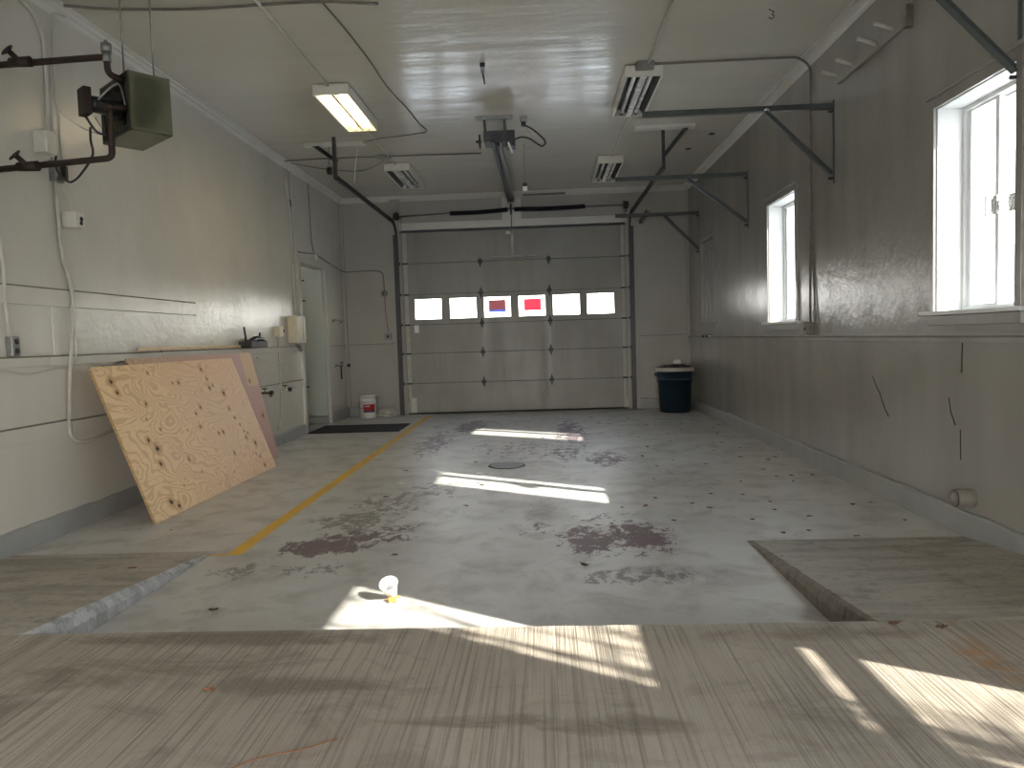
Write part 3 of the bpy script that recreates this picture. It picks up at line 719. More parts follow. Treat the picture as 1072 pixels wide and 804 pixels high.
# conduits and cables on the ceiling
def conduit(name, pts, r, label, cat='conduit', m='conduit', sm=False, group=None, rad=.06):
    o = MB().tube(smooth(pts) if sm else path(pts, rad), r, 10).build(name, M[m]); return tag(o, label, cat, group)
zc = ZC - .018
conduit('ceiling_conduit', [(-1.93, 5.2, zc), (-1.93, 6.95, zc)], .012, 'pale conduit along the ceiling running into the lit light')
conduit('ceiling_conduit', [(-1.92, 8.2, zc), (-1.92, 10.09, zc)], .010, 'pale conduit on the ceiling between the lit light and the unlit one behind')
conduit('ceiling_conduit', [(1.03, 2.0, zc), (1.03, 6.85, zc)], .014, 'conduit along the ceiling into the nearest light on the right side')
conduit('ceiling_conduit', [(1.03, 8.1, zc), (1.03, 10.17, zc)], .010, 'conduit on the ceiling between the two lights on the right side')
conduit('junction_conduit', [(1.08, 6.80, zc), (1.6, 6.80, zc), (2.36, 6.80, zc), (XR - .02, 6.80, ZC - .10), (XR - .02, 6.84, 1.30)], .011, 'dark conduit crossing the ceiling then dropping down the wall between the windows', m='ddirt')
conduit('wall_wire', [(XR - .012, 6.80, 2.0), (XR - .012, 6.78, 1.7), (XR - .012, 6.72, 1.30)], .006, 'thin wire beside the conduit drop between the windows', 'wire', 'ddirt', True)
tag(MB().cbox(1.0, 6.80, ZC - .03, .16, .08, .06).build('junction_box', M['steel'], bevel=.004), 'flat junction box at the near end of the right front light', 'junction box')
tag(MB().cbox(-1.99, 9.68, ZC - .02, .20, .09, .04).build('junction_box', M['steel'], bevel=.004), 'junction box on the ceiling just before the rear left light', 'junction box')
conduit('ceiling_cable', [(-1.49, 5.3, ZC - .008), (-1.44, 5.9, ZC - .008), (-1.41, 6.5, ZC - .01), (-1.40, 7.1, ZC - .008), (-1.33, 7.8, ZC - .01), (-1.30, 8.3, ZC - .008), (-1.26, 8.62, ZC - .008), (-1.40, 8.72, ZC - .008), (-1.8, 8.75, ZC - .03), (-2.12, 8.95, ZC - .02)], .006, 'thin cable wandering across the ceiling and bending back near the lit light', 'cable', 'ddirt', True)
conduit('ceiling_cable', [(XL + .06, 9.62, ZC - .03), (-2.9, 9.66, ZC - .012), (-2.4, 9.66, ZC - .012), (-1.99, 9.68, ZC - .012), (-1.3, 9.70, ZC - .012), (-.72, 9.74, ZC - .01)], .008, 'cable crossing the ceiling from the left wall past the junction box', 'cable', 'ddirt', True)
conduit('ceiling_cable', [(XL + .1, 9.75, ZC - .03), (-2.9, 10.25, ZC - .012), (-2.45, 10.3, ZC - .04), (-2.1, 9.95, ZC - .03), (-1.99, 9.75, ZC - .02)], .005, 'sagging thin cable on the ceiling behind the left track hanger', 'cable', 'ddirt', True)
conduit('ceiling_cable', [(XL + .1, 5.12, ZC - .03), (-3.0, 5.22, ZC - .02), (-2.5, 5.3, ZC - .015), (-2.1, 5.3, ZC - .015), (-1.5, 5.3, ZC - .012), (-1.1, 5.38, ZC - .012)], .010, 'thick dark cable across the ceiling above the heater', 'cable', 'ddirt', True)
conduit('ceiling_cable', [(-2.95, 5.25, ZC - .02), (-2.75, 5.2, ZC - .05), (-2.55, 5.27, ZC - .03), (-2.35, 5.2, ZC - .055), (-2.1, 5.3, ZC - .02)], .005, 'thin wire drooping under the thick ceiling cable above the heater', 'wire', 'ddirt', True)
# left wall wiring
wx = XL + .018
conduit('wall_conduit', [(wx, 4.55, 3.62), (wx, 4.93, 3.52), (wx, 5.0, 3.40), (wx, 5.0, 2.75)], .013, 'painted conduit on the left wall dropping to the switch box by the heater', rad=.1)
conduit('wall_conduit', [(wx + .03, 5.20, 3.62), (wx + .02, 5.08, 3.6), (wx + .02, 5.06, 3.3), (wx, 5.10, 2.75), (wx, 5.14, 2.46)], .009, 'thinner conduit looping from the ceiling past the switch box by the heater', rad=.08)
conduit('wall_cable', [(wx, 5.06, 3.3), (wx, 5.08, 2.98), (wx + .1, 5.20, 2.85), (wx + .35, 5.05, 2.75), (-2.80, 4.66, 2.74)], .005, 'thin pale wire from the left wall conduit to the heater motor', 'wire', 'conduit', True)
conduit('wall_conduit', [(wx, 5.02, 2.60), (wx, 5.03, 2.0), (wx, 5.05, 1.86), (wx, 5.12, 1.76), (wx, 5.12, 1.66), (wx + .012, 5.05, 1.25), (wx + .012, 5.02, 1.12), (wx, 4.99, .78)], .013, 'long painted conduit bending down the left wall below the switch box')
conduit('wall_conduit', [(wx + .015, 5.00, 2.45), (wx + .01, 5.01, 2.0), (wx + .01, 5.08, 1.75), (wx + .015, 5.10, 1.6), (wx + .02, 5.09, 1.25), (wx, 5.1, 1.16)], .008, 'second thin conduit strapped beside the long left wall conduit')
conduit('wall_conduit', [(wx, 4.99, .80), (wx + .008, 4.98, .66), (wx + .01, 5.08, .60), (wx + .01, 5.25, .61), (wx, 5.6, .66)], .012, 'curved conduit end under the lower batten behind the plywood', rad=.09)
conduit('wall_cable', [(wx + .01, 5.00, 1.14), (wx + .01, 4.85, 1.14), (wx + .015, 4.6, 1.12), (wx + .012, 4.4, 1.15), (wx, 4.2, 1.16)], .006, 'thin sagging wire under the chair rail left of the conduit', 'wire', 'conduit', True)
conduit('wall_cable', [(wx + .01, 5.05, 1.15), (wx + .01, 5.3, 1.17), (wx + .015, 5.5, 1.13), (wx + .012, 5.75, 1.15)], .006, 'thin wire from the conduit toward the plywood top', 'wire', 'conduit', True)
conduit('wall_conduit', [(wx, 4.44, 2.0), (wx, 4.47, 1.82), (wx, 4.45, 1.6), (wx + .012, 4.46, 1.36)], .012, 'conduit at the left picture edge dropping to a double outlet')
def box_thing(name, label, cat, x, y, z, sx, sy, sz, m='box', extra=None):
    t = thing(name, (x, y, z), label, cat); MB().box(x, x + sx, y - sy / 2, y + sy / 2, z - sz / 2, z + sz / 2).build('body', M[m], t, .006)
    MB().box(x + sx, x + sx + .004, y - sy / 2 + .006, y + sy / 2 - .006, z - sz / 2 + .006, z + sz / 2 - .006).build('cover', M[m], t, .001)
    if extra: extra(t)
    return t
def sockets(t, pos, r=.018, m='black', ax='X'):
    for (x, y, z) in pos:
        R = Matrix.Rotation(PI / 2, 4, 'Y') if ax == 'X' else Matrix.Rotation(PI / 2, 4, 'X')
        MB().lathe([(0, .004), (r, .004), (r, -.004), (0, -.004)], Matrix.Translation((x, y, z)) @ R, 16).build('socket', M[m], t)
box_thing('double_outlet', 'grey double outlet on the left wall at the picture edge', 'outlet', XL, 4.49, 1.30, .045, .07, .125, 'steel', lambda t: sockets(t, [(XL + .051, 4.49, 1.33), (XL + .051, 4.49, 1.27)]))
box_thing('switch_box', 'white switch box on the left wall behind the heater pipes', 'switch box', XL, 4.90, 2.665, .09, .11, .15)
def sw(t):
    MB().cbox(XL + .065, 5.06, 2.50, .03, .035, .09).build('plug', M['black'], t, .004)
box_thing('switch_box', 'narrow grey switch box with a black plug below the white box', 'switch box', XL, 5.03, 2.50, .05, .09, .14, 'steel', sw)
box_thing('wall_outlet', 'square pale outlet box with dark socket on the left wall, below the heater', 'outlet', XL, 5.14, 2.185, .10, .11, .115, 'box', lambda t: sockets(t, [(XL + .106, 5.15, 2.195), (XL + .106, 5.145, 2.165)], .016))
conduit('wall_conduit', [(wx, 5.05, 2.46), (wx + .02, 5.10, 2.35), (wx + .035, 5.13, 2.25)], .007, 'short curved conduit above the square pale outlet box', sm=True)
tag(MB().tube(smooth([(XL + .06, 4.99, 2.62), (XL + .08, 4.95, 2.50), (XL + .09, 5.04, 2.44), (XL + .12, 5.06, 2.44), (-3.1, 4.95, 2.46), (-2.92, 4.80, 2.54), (-2.84, 4.66, 2.60), (-2.80, 4.60, 2.66)]), .008, 8).build('heater_cord', M['black']), 'black cord swinging from the switch plug up to the heater', 'power cord')

# far left wall
conduit('corner_conduit', [(XL + .03, 9.75, ZC - .10), (wx, 9.75, 3.45), (wx, 9.86, 3.0), (wx, 9.86, 1.66)], .014, 'thick conduit on the left wall dropping to the cream breaker box')
conduit('corner_conduit', [(XL + .03, 9.95, 3.60), (wx, 9.95, 3.45), (wx, 9.98, 3.0), (wx, 10.0, 1.66)], .010, 'thinner conduit next to the thick one above the cream breaker box')
tag(MB().cbox(wx, 9.86, 3.16, .03, .05, .10).build('conduit_coupling', M['black'], bevel=.006), 'black coupling on the conduit high on the left wall', 'conduit coupling')
def brk(t):
    for k in range(3): MB().tube(smooth([(XL + .05, 9.72 + .05 * k, 1.27), (XL + .10, 9.68 + .06 * k, 1.20), (XL + .08, 9.80 + .03 * k, 1.17), (XL + .05, 9.86, 1.26)]), .005, 6).build('loose_wire', M['steel'], t)
    MB().box(XL + .13, XL + .136, 9.80, 9.82, 1.3, 1.62).build('latch', M['steel'], t)
box_thing('breaker_box', 'cream breaker box with loose wires beside the left doorway', 'breaker box', XL, 9.75, 1.46, .13, .34, .36, 'cream', brk)
def knob(t): sockets(t, [(XL + .075, 9.24, 1.44)], .02)
box_thing('small_switch', 'small cream switch box with a dark knob left of the breaker box', 'switch box', XL, 9.16, 1.43, .07, .15, .13, 'cream', knob)
conduit('wall_conduit', [(wx, 9.17, 1.37), (wx, 9.17, .70), (wx, 9.13, .30), (wx, 9.0, .20)], .010, 'conduit dropping from the small switch to the floor curb')
conduit('wall_cable', [(wx + .012, 8.4, 1.12), (wx + .012, 8.9, 1.07), (wx + .012, 9.15, 1.04), (wx + .012, 9.4, 1.08), (wx + .012, 9.7, 1.15)], .006, 'drooping wire under the chair rail behind the conduit', 'wire', 'conduit', True)
def faucet(x, y, z, m1, m2, name, label, out=.14, spout=.05, drop=0.):
    t = thing(name, (x, y, z), label, 'faucet')
    MB().tube([(x, y, z), (x + out, y, z)], .014, 10).tube([(x, y, z), (x + .012, y, z)], .032, 16).build('body', M[m1], t)
    MB().tube(smooth([(x + out * .55, y, z), (x + out * .9, y + .01, z - .01), (x + out, y + .01, z - spout)]), .013, 10).build('spout', M[m1], t)
    MB().tube([(x + out * .5, y, z), (x + out * .5, y, z + .05)], .006, 8).build('stem', M[m2], t)
    MB().tube([(x + out * .5 - .03, y, z + .05), (x + out * .5 + .03, y, z + .05)], .007, 8).build('handle', M[m2], t)
    MB().tube([(x + out - .01, y, z), (x + out + .03, y, z)], .026, 12).build('valve_wheel', M['black'], t)
    if drop: MB().tube([(x + out * .45, y, z - .01), (x + out * .45, y + .01, z - drop)], .012, 8).build('hose_tail', M['black'], t)
faucet(XL, 8.50, .70, 'brass', 'brass', 'wall_faucet', 'dark brass faucet on the left wall right of the plywood')
faucet(XL, 9.22, .69, 'cream', 'brass', 'wall_faucet', 'cream painted faucet near the left doorway, beside the conduit', .11, .02)
faucet(XL, 11.72, .90, 'chrome', 'black', 'hose_valve', 'chrome and black hose valve on the wall past the left doorway', .22, .03, .22)
# black two-pronged holder on the rail
t = thing('tool_holder', (XL + .03, 8.2, 1.2), 'black two pronged holder on the chair rail above the plywood', 'holder')
mb = MB().tube(smooth([(XL + .10, 7.99, 1.275), (XL + .12, 8.04, 1.31), (XL + .12, 8.2, 1.34), (XL + .12, 8.38, 1.32), (XL + .10, 8.45, 1.275)]), .03, 10)
mb.box(XL + .002, XL + .15, 7.98, 8.46, 1.243, 1.31); mb.build('body', M['black'], t, .008)
MB().bar((XL + .08, 8.02, 1.28), (XL + .08, 7.97, 1.47), .018, .02, (0, 1, 0)).build('prong', M['black'], t, .003)
MB().bar((XL + .08, 8.38, 1.30), (XL + .08, 8.42, 1.41), .018, .02, (0, 1, 0)).build('prong', M['black'], t, .003)
t = thing('towel_bar', (XL, 11.9, 1.6), 'short metal bar on the wall between the left doorway and the corner', 'towel bar')
MB().tube([(XL + .05, 11.55, 1.64), (XL + .05, 12.30, 1.63)], .006, 8).build('bar', M['steel'], t)
for y in (11.66, 12.15): MB().tube([(XL, y, 1.60), (XL + .05, y, 1.635)], .006, 8).build('bracket', M['dsteel'], t)
conduit('door_wire', [(wx, 10.70, ZC - .09), (wx, 10.72, 3.2), (wx, 10.74, 2.80), (wx, 10.82, 2.62)], .006, 'thin wire dropping above the left doorway', 'wire', 'ddirt', True)
tag(MB().box(XL, XL + .05, 10.78, 10.90, 2.505, 2.585).build('door_sensor', M['box'], bevel=.006), 'small pale box over the left doorway', 'junction box')
conduit('door_wire', [(XL + .04, 10.05, 2.53), (XL + .04, 10.5, 2.56), (XL + .02, 10.85, 2.60), (XL + .02, 11.5, 2.54), (XL + .02, 12.2, 2.48), (XL + .05, YB - .02, 2.46), (-2.78, YB - .02, 2.47)] + [(-2.66, YB - .02, 2.44), (-2.64, YB - .02, 2.3), (-2.64, YB - .02, 2.12)], .009, 'conduit running from the left doorway around the corner to the round switch', 'conduit', 'ddirt')
conduit('door_wire', [(-2.64, YB - .015, 2.04), (-2.63, YB - .015, 1.7), (-2.60, YB - .015, 1.42)], .006, 'thin wire between the round switch and the outlet beside the door', 'wire', 'ddirt', True)
t = thing('round_switch', (-2.645, YB, 2.08), 'round grey switch on the back wall left of the overhead door', 'switch')
MB().lathe([(0, .04), (.05, .04), (.055, .03), (.055, 0), (0, 0)], Matrix.Translation((-2.645, YB, 2.08)) @ Matrix.Rotation(PI / 2, 4, 'X'), 20).build('body', M['steel'], t)
sockets(t, [(-2.645, YB - .043, 2.095), (-2.645, YB - .043, 2.06)], .012, 'black', 'Y')
t = thing('wall_outlet', (-2.61, YB, 1.35), 'square grey outlet above the rail left of the overhead door', 'outlet')
MB().cbox(-2.61, YB - .02, 1.345, .12, .04, .11).build('body', M['steel'], t, .006); sockets(t, [(-2.61, YB - .043, 1.345)], .022, 'black', 'Y')

# ------------------------------------------------------------------ heater
A = V((-2.43, 4.40)); u = V((-.765, .644)); v_ = V((.644, .765)); W, D, z0, z1 = .465, .25, 2.58, 2.93
t = thing('unit_heater', (A.x, A.y, z0), 'olive green unit heater hanging from the ceiling near the left wall', 'heater')
HM = Matrix(((u.x, v_.x, 0, A.x), (u.y, v_.y, 0, A.y), (0, 0, 1, 0), (0, 0, 0, 1)))   # local x along the fan face, y into the casing
mb = MB().box(0, .012, 0, D, z0, z1, HM).box(W - .012, W, 0, D, z0, z1, HM).box(0, W, 0, D, z0, z0 + .01, HM).box(0, W, 0, D, z1 - .01, z1, HM)
mb.box(0, W, D - .01, D, z0, z1, HM)
mb.build('casing', M['olive'], t, .002)
mb = MB().box(0, .05, 0, .012, z0, z1, HM).box(W - .05, W, 0, .012, z0, z1, HM).box(.05, W - .05, 0, .012, z0, z0 + .04, HM).box(.05, W - .05, 0, .012, z1 - .04, z1, HM)
mb.build('fan_shroud', M['olived'], t, .002)
mb = MB()
for k in range(14): mb.box(.05 + k * .0265, .054 + k * .0265, .11, .18, z0 + .03, z1 - .03, HM)
mb.box(.04, W - .04, .18, .185, z0 + .03, z1 - .03, HM)
mb.build('coil_fins', M['olived'], t)
cx, cz = W / 2, (z0 + z1) / 2
mb = MB()
for k in range(4):
    a = k * PI / 2 + .4; R = HM @ Matrix.Translation((cx, .06, cz)) @ Matrix.Rotation(a, 4, 'Y') @ Matrix.Rotation(.5, 4, 'X')
    mb.box(-.035, .035, -.002, .002, .02, .135, R)
mb.build('fan', M['olived'], t)
fs_ = [c for c in t.children if c.name.startswith('fan_shroud')][0]
RX = HM @ Matrix.Translation((cx, 0, cz)) @ Matrix.Rotation(PI / 2, 4, 'X')
MB().lathe([(0, -.05), (.045, -.05), (.05, -.02), (.05, .06), (.05, .12), (.045, .14), (0, .14)], RX, 20).build('motor', M['black'], t)
MB().box(cx - .055, cx + .055, -.19, -.145, cz - .075, cz + .085, HM).build('control_box', M['pipe'], t, .004)
MB().tube([HM @ V(p) for p in smooth([(cx - .03, -.12, cz), (cx - .09, -.05, cz + .09), (cx - .11, 0, cz + .11), (cx - .15, .01, cz - .02)])], .007, 8).build('lead', M['steel'], t)
MB().tube([HM @ V(p) for p in smooth([(cx + .02, -.16, cz - .08), (cx + .02, -.10, cz - .16), (cx, -.02, cz - .17)])], .008, 8).build('lead', M['black'], t)
for p in ((.18, .05), (.06, D - .07)):
    q = HM @ V((p[0], p[1], z1)); MB().tube([q, (q.x, q.y, ZC)], .006, 8).build('hanger_rod', M['steel'], t)
MB().box(.0, .006, .02, D - .02, z0 + .02, z1 - .02, Matrix.Translation((0, 0, 0)) @ HM).build('side_plate', M['olive'], t)
# steam pipes
def pipe_run(zw, zh, label, top):
    q = HM @ V((.055, -.03, zh)); x, y = q.x, q.y; yp = 4.30
    t = thing('steam_pipe', (XL, yp, zw), label, 'pipe')
    if top:
        pts = [(XL, yp - .05, zw), (-2.66, yp, zw + .03), (-2.65, yp, zh)]
        e = (-2.515, 4.34, 3.10)
        MB().tube(path([(XL, yp - .05, zw), (e[0], e[1], zw + .06), (e[0], e[1], zh + .01), (-2.47, 4.42, zh)], .045), .019, 12).build('pipe_run', M['pipe'], t)
        MB().tube([(e[0], e[1], zw + .03), (e[0], e[1], zw + .085)], .024, 12).tube([(e[0], e[1], zw + .085), (e[0], e[1], zw + .135)], .03, 14).tube([(e[0], e[1], zw + .135), (e[0], e[1], zw + .155)], .01, 8).build('air_vent', M['steel'], t)
    else:
        e = (-2.525, 4.35)
        MB().tube(path([(XL, yp - .05, zw), (e[0], e[1], zw + .075), (e[0], e[1], zh), (-2.46, 4.42, zh + .01)], .04), .019, 12).build('pipe_run', M['pipe'], t)
        MB().tube([(e[0], e[1], zh - .02), (e[0], e[1], zh + .02)], .026, 12).build('fitting', M['pipe'], t)
    vx = -2.99; f = (vx - XL) / .75
    zz = zw + f * .055
    MB().tube([(vx - .06, yp - .03, zz), (vx + .06, yp - .03, zz)], .031, 12, True, [.026, .031]).tube([(vx, yp - .03, zz), (vx - .05, yp - .05, zz + .055)], .016, 10).build('valve_body', M['pipe'], t); vb = t.children[-1]
    c = V((vx - .055, yp - .06, zz + .06)); ring = []
    ax = V((-.5, -.4, .6)).normalized(); a = ax.orthogonal().normalized(); b = ax.cross(a)
    mb = MB().tube([c + (a * math.cos(k * PI / 9) + b * math.sin(k * PI / 9)) * .035 for k in range(19)], .006, 8, False)
    for k in range(5): mb.tube([c, c + (a * math.cos(k * PI * .4) + b * math.sin(k * PI * .4)) * .035], .004, 6)
    mb.build('hand_wheel', M['black'], vb)
pipe_run(2.925, 2.875, 'upper rusty steam pipe with a hand wheel valve feeding the heater', True)
pipe_run(2.325, 2.70, 'lower rusty steam pipe with a hand wheel valve leaving the heater', False)

# ------------------------------------------------------------------ right wall things
def bracket(y, xend, xb, label):
    t = thing('wall_bracket', (XR, y, 2.5), label, 'bracket', 'steel angle brackets on the right wall')
    MB().angle((xend, y, 3.095), (XR, y, 3.095), .05, .055, .006).build('arm', M['brack'], t)
    MB().angle((xb, y, 3.07), (XR - .012, y, 2.54), .05, .05, .006).build('brace', M['brack'], t)
    MB().box(XR - .008, XR, y - .012, y + .012, 2.46, 3.14).build('wall_plate', M['brack'], t)
    MB().tube([(xb - .03, y - .03, 3.075), (xb + .0, y - .03, 3.08), (xb + .03, y - .03, 3.05)], .011, 8).build('weld', M['chrome'] if y == 6.33 else M['brack'], t)
    for z in (2.50, 3.05): MB().tube([(XR, y - .0, z), (XR - .05, y, z)], .011, 8).build('bolt', M['dsteel'], t)
bracket(3.94, 1.3, 1.95, 'dark steel bracket cut by the upper right picture corner')
bracket(6.33, .905, 1.93, 'dark steel bracket on the right wall between the two bright windows')
bracket(8.88, .93, 1.78, 'dark steel bracket on the right wall just past the smaller bright window')
bracket(11.56, 1.2, 1.96, 'dark steel bracket farthest back, above the trash can')
t = thing('peg_rail', (XR, 5.6, 3.29), 'painted wooden peg rail with four pegs high on the right wall', 'peg rail')
MB().box(XR - .028, XR, 5.04, 6.20, 3.225, 3.32).build('board', M['wr'], t, .004)
MB().box(XR - .045, XR, 5.02, 5.06, 3.20, 3.345).build('end_block', M['ddirt'], t, .004)
for y in (5.24, 5.50, 5.90, 6.16): MB().tube([(XR - .02, y, 3.27), (XR - .155, y, 3.315)], .015, 12).build('peg', M['conduit'], t)
t = thing('wall_outlet', (XR, 6.86, 1.22), 'small dark outlet box on the ledge under the conduit drop', 'outlet')
MB().cbox(XR - .035, 6.84, 1.255, .07, .10, .11).build('body', M['ddirt'], t, .006); sockets(t, [(XR - .073, 6.84, 1.25)], .015)
t = thing('pipe_stub', (XR, 4.33, .23), 'short cut pipe stub sticking out low on the right wall', 'pipe stub')
R = Matrix.Translation((XR, 4.33, .235)) @ Matrix.Rotation(-PI / 2, 4, 'Y')
MB().lathe([(.052, -.01), (.052, .10), (.044, .10), (.044, -.01)], R, 24).build('ring', M['ddirt'], t)
MB().lathe([(0, .03), (.043, .03)], R, 24).build('inner_plug', M['ddirt'], t)
t = thing('wall_valve', (XR, 10.95, 1.19), 'small valve pair on the ledge below the shuttered window', 'valve')
MB().tube([(XR - .05, 10.75, 1.19), (XR - .05, 11.2, 1.19)], .012, 8).build('pipe', M['chrome'], t)
for y in (10.82, 11.1): MB().tube([(XR, y, 1.19), (XR - .09, y, 1.19)], .022, 10).build('knob', M['dsteel'], t)
# cracks and panel joint on the right wall
def crack(name, pts, label):
    tag(MB().tube([V((XR - .001, a, b)) for a, b in pts], .004, 5).build(name, M['black']), label, 'crack')
crack('wall_crack', [(4.455, .62), (4.45, .44)], 'short vertical dark crack just left of the pipe stub')
crack('wall_crack', [(4.44, 1.15), (4.445, .96)], 'vertical dark joint crack under the ledge below the large window')
crack('wall_crack', [(5.62, .88), (5.55, .80), (5.5, .76), (5.42, .65), (5.36, .60)], 'jagged long crack across the middle of the right wall')
crack('wall_crack', [(4.58, .80), (4.56, .72), (4.51, .64)], 'thin slanted crack on the right wall above the pipe stub')

# ------------------------------------------------------------------ plywood
def sheet(name, y0, foot, topx, L, H, th, mats, label, tilt=0.):
    h = math.sqrt(max(.01, H * H - (topx - foot) ** 2))
    mb = MB(); mb.box(0, L, 0, H, -th, 0)
    mb.mi = [0] * 6
    o = mb.build(name, mats, None, 0)
    for p in o.data.polygons: p.material_index = 0 if abs(p.normal.z) > .9 else 1
    ex, ey = V((0, 1, 0)), V((topx - foot, 0, h)).normalized(); ez = ex.cross(ey)
    if tilt: ex, ey = (ex * math.cos(tilt) + ey * math.sin(tilt)), (ey * math.cos(tilt) - ex * math.sin(tilt))
    o.matrix_world = Matrix(((ex.x, ey.x, ez.x, foot), (ex.y, ey.y, ez.y, y0), (ex.z, ey.z, ez.z, .002), (0, 0, 0, 1)))
    return tag(o, label, 'plywood sheet')
sheet('plywood_sheet', 5.08, -2.80, -3.21, 2.38, 1.21, .02, [M['ply'], M['plyedge']], 'large knotty plywood sheet leaning in front against the left wall')
sheet('plywood_sheet', 5.62, -2.98, -3.25, 2.43, 1.215, .02, [M['ply2'], M['plyedge']], 'weathered purplish plywood sheet leaning behind the large front one')
tag(MB().box(XL + .002, XL + .05, 5.95, 7.93, 1.241, 1.272).build('lumber_strip', M['lum'], bevel=.003), 'thin pale lumber strip lying along the top of the plywood stack', 'lumber')
# pale pink offcut taped at the far corner of the rear sheet


# ------------------------------------------------------------------ floor things
t = thing('rubber_mat', (-2.75, 10.58, 0), 'long black rubber mat on the floor before the left doorway', 'floor mat')
MB().box(-3.34, -2.03, 10.12, 11.0, .0, .014).build('mat_body', M['rubber'], t, .004)
mb = MB()
for k in range(8): mb.box(-3.30, -2.07, 10.18 + k * .105, 10.21 + k * .105, .014, .018)
mb.build('ribs', M['rubber'], t)
# pail
t = thing('plastic_pail', (-2.93, 12.1, 0), 'white plastic pail with a red label beside the mat', 'pail')
T = Matrix.Translation((-2.93, 12.1, 0))
MB().lathe([(0, .0), (.125, .0), (.132, .01), (.142, .29), (.150, .29), (.150, .305), (.143, .305), (.144, .335), (.152, .335), (.152, .36), (.146, .372), (.139, .372), (.128, .02), (0, .02)], T, 36).build('bucket', M['pail'], t)
def band(r0, r1, z0, z1, a0, a1, n=14):
    vs = [];
    for k in range(n + 1):
        a = a0 + (a1 - a0) * k / n; vs += [V((r0 * math.cos(a), r0 * math.sin(a), z0)), V((r1 * math.cos(a), r1 * math.sin(a), z1))]
    return [T @ v for v in vs], [(2 * k, 2 * k + 2, 2 * k + 3, 2 * k + 1) for k in range(n)]
mb = MB(); mb.add(*band(.1395, .1420, .13, .235, -1.9, -.5)); lb = mb.build('label', M['red'], t, fix=False)
mb = MB(); mb.add(*band(.1385, .1395, .10, .13, -1.9, -.5)); mb.build('label_band', M['navy'], lb, fix=False)
mb = MB(); mb.add(*band(.1410, .1416, .195, .215, -1.75, -1.15)); mb.build('label_text', M['pail'], lb, fix=False)
MB().tube(smooth([T @ V((-.15, -.02, .32)), T @ V((-.16, -.06, .22)), T @ V((-.10, -.13, .17)), T @ V((-.0, -.155, .20))]), .004, 6).build('bail_handle', M['steel'], t)
MB().tube([T @ V((-.145, -.05, .30)), T @ V((-.165, -.05, .30))], .02, 10).build('handle_ear', M['pail'], t)
# crumpled bag
def crumple(name, c, s, m, label, cat, seed, sub=3, amp=.35):
    import bmesh
    bm = bmesh.new(); bmesh.ops.create_icosphere(bm, subdivisions=sub, radius=1)
    for vtx in bm.verts:
        n1 = noise.noise(vtx.co * 2.2 + V((seed, 0, 0))) + .5 * noise.noise(vtx.co * 5 + V((0, seed, 0)))
        vtx.co = vtx.co * (1 + amp * n1); vtx.co = V((vtx.co.x * s[0], vtx.co.y * s[1], max(vtx.co.z, -.55) * s[2] + .55 * s[2])) + V(c)
    me = bpy.data.meshes.new(name); bm.to_mesh(me); bm.free(); me.materials.append(m)
    o = bpy.data.objects.new(name, me); COL.objects.link(o); return tag(o, label, cat)
crumple('plastic_bag', (-2.65, 12.22, 0.0), (.16, .08, .085), M['rim'], 'crumpled pale plastic bag on the floor right of the pail', 'plastic bag', 3)
# trash can
cx, cy = 2.10, 11.75; T = Matrix.Translation((cx, cy, 0))
t = thing('trash_can', (cx, cy, 0), 'dark blue trash can with a pale lid rim in the back right corner', 'trash can')
prof = [(0, .0), (.225, .0), (.235, .012), (.262, .50), (.272, .50), (.274, .54), (.266, .54), (.276, .655), (.268, .655), (.24, .03), (0, .03)]
MB().lathe(prof, T, 40).build('body', M['can'], t)
MB().lathe([(.276, .65), (.295, .65), (.302, .665), (.302, .695), (.292, .712), (.262, .712), (.262, .69), (.27, .66)], T, 40).build('rim', M['rim'], t)
for sg in (-1, 1):
    mb = MB().box(cx + sg * .265 - (.05 if sg < 0 else 0), cx + sg * .265 + (.05 if sg > 0 else 0), cy - .06, cy + .06, .58, .62); mb.build('handle', M['can'], t, .01)
import bmesh
bm = bmesh.new(); bmesh.ops.create_icosphere(bm, subdivisions=4, radius=1)
for v in bm.verts:
    n1 = noise.noise(v.co * 3.1) + .6 * noise.noise(v.co * 7)
    v.co = V((v.co.x * .25, v.co.y * .25, max(0, v.co.z) * .05 + .02 * n1 + .70)) + V((cx, cy, 0))
me = bpy.data.meshes.new('bin_liner'); bm.to_mesh(me); bm.free(); me.materials.append(M['black']); o = bpy.data.objects.new('bin_liner', me); COL.objects.link(o); o.parent = t; o.matrix_parent_inverse = Matrix.Translation((-cx, -cy, 0))
o = crumple('paper_ball', (cx + .03, cy - .08, .765), (.065, .06, .045), M['paper'], 'crumpled white paper on top of the trash can', 'paper', 9, 2, .25)
# drain
t = thing('floor_drain', (-.38, 7.15, 0), 'round rusty drain grate in the middle of the floor', 'floor drain')
T = Matrix.Translation((-.38, 7.15, 0)) @ Matrix.Scale(.84, 4)
MB().lathe([(.19, .004), (.215, .005), (.22, .0)], T, 32).build('ring', M['drain'], t)
MB().lathe([(0, .001), (.19, .001)], T, 32).build('well', M['black'], t)
mb = MB()
for k in range(-7, 8):
    x = k * .021; h = math.sqrt(max(0, .158 ** 2 - x * x)); mb.box(-.38 + x - .005, -.38 + x + .005, 7.15 - h, 7.15 + h, .001, .006)
mb.box(-.54, -.22, 7.14, 7.16, .001, .006)
mb.build('grate_bars', M['steel'], t)
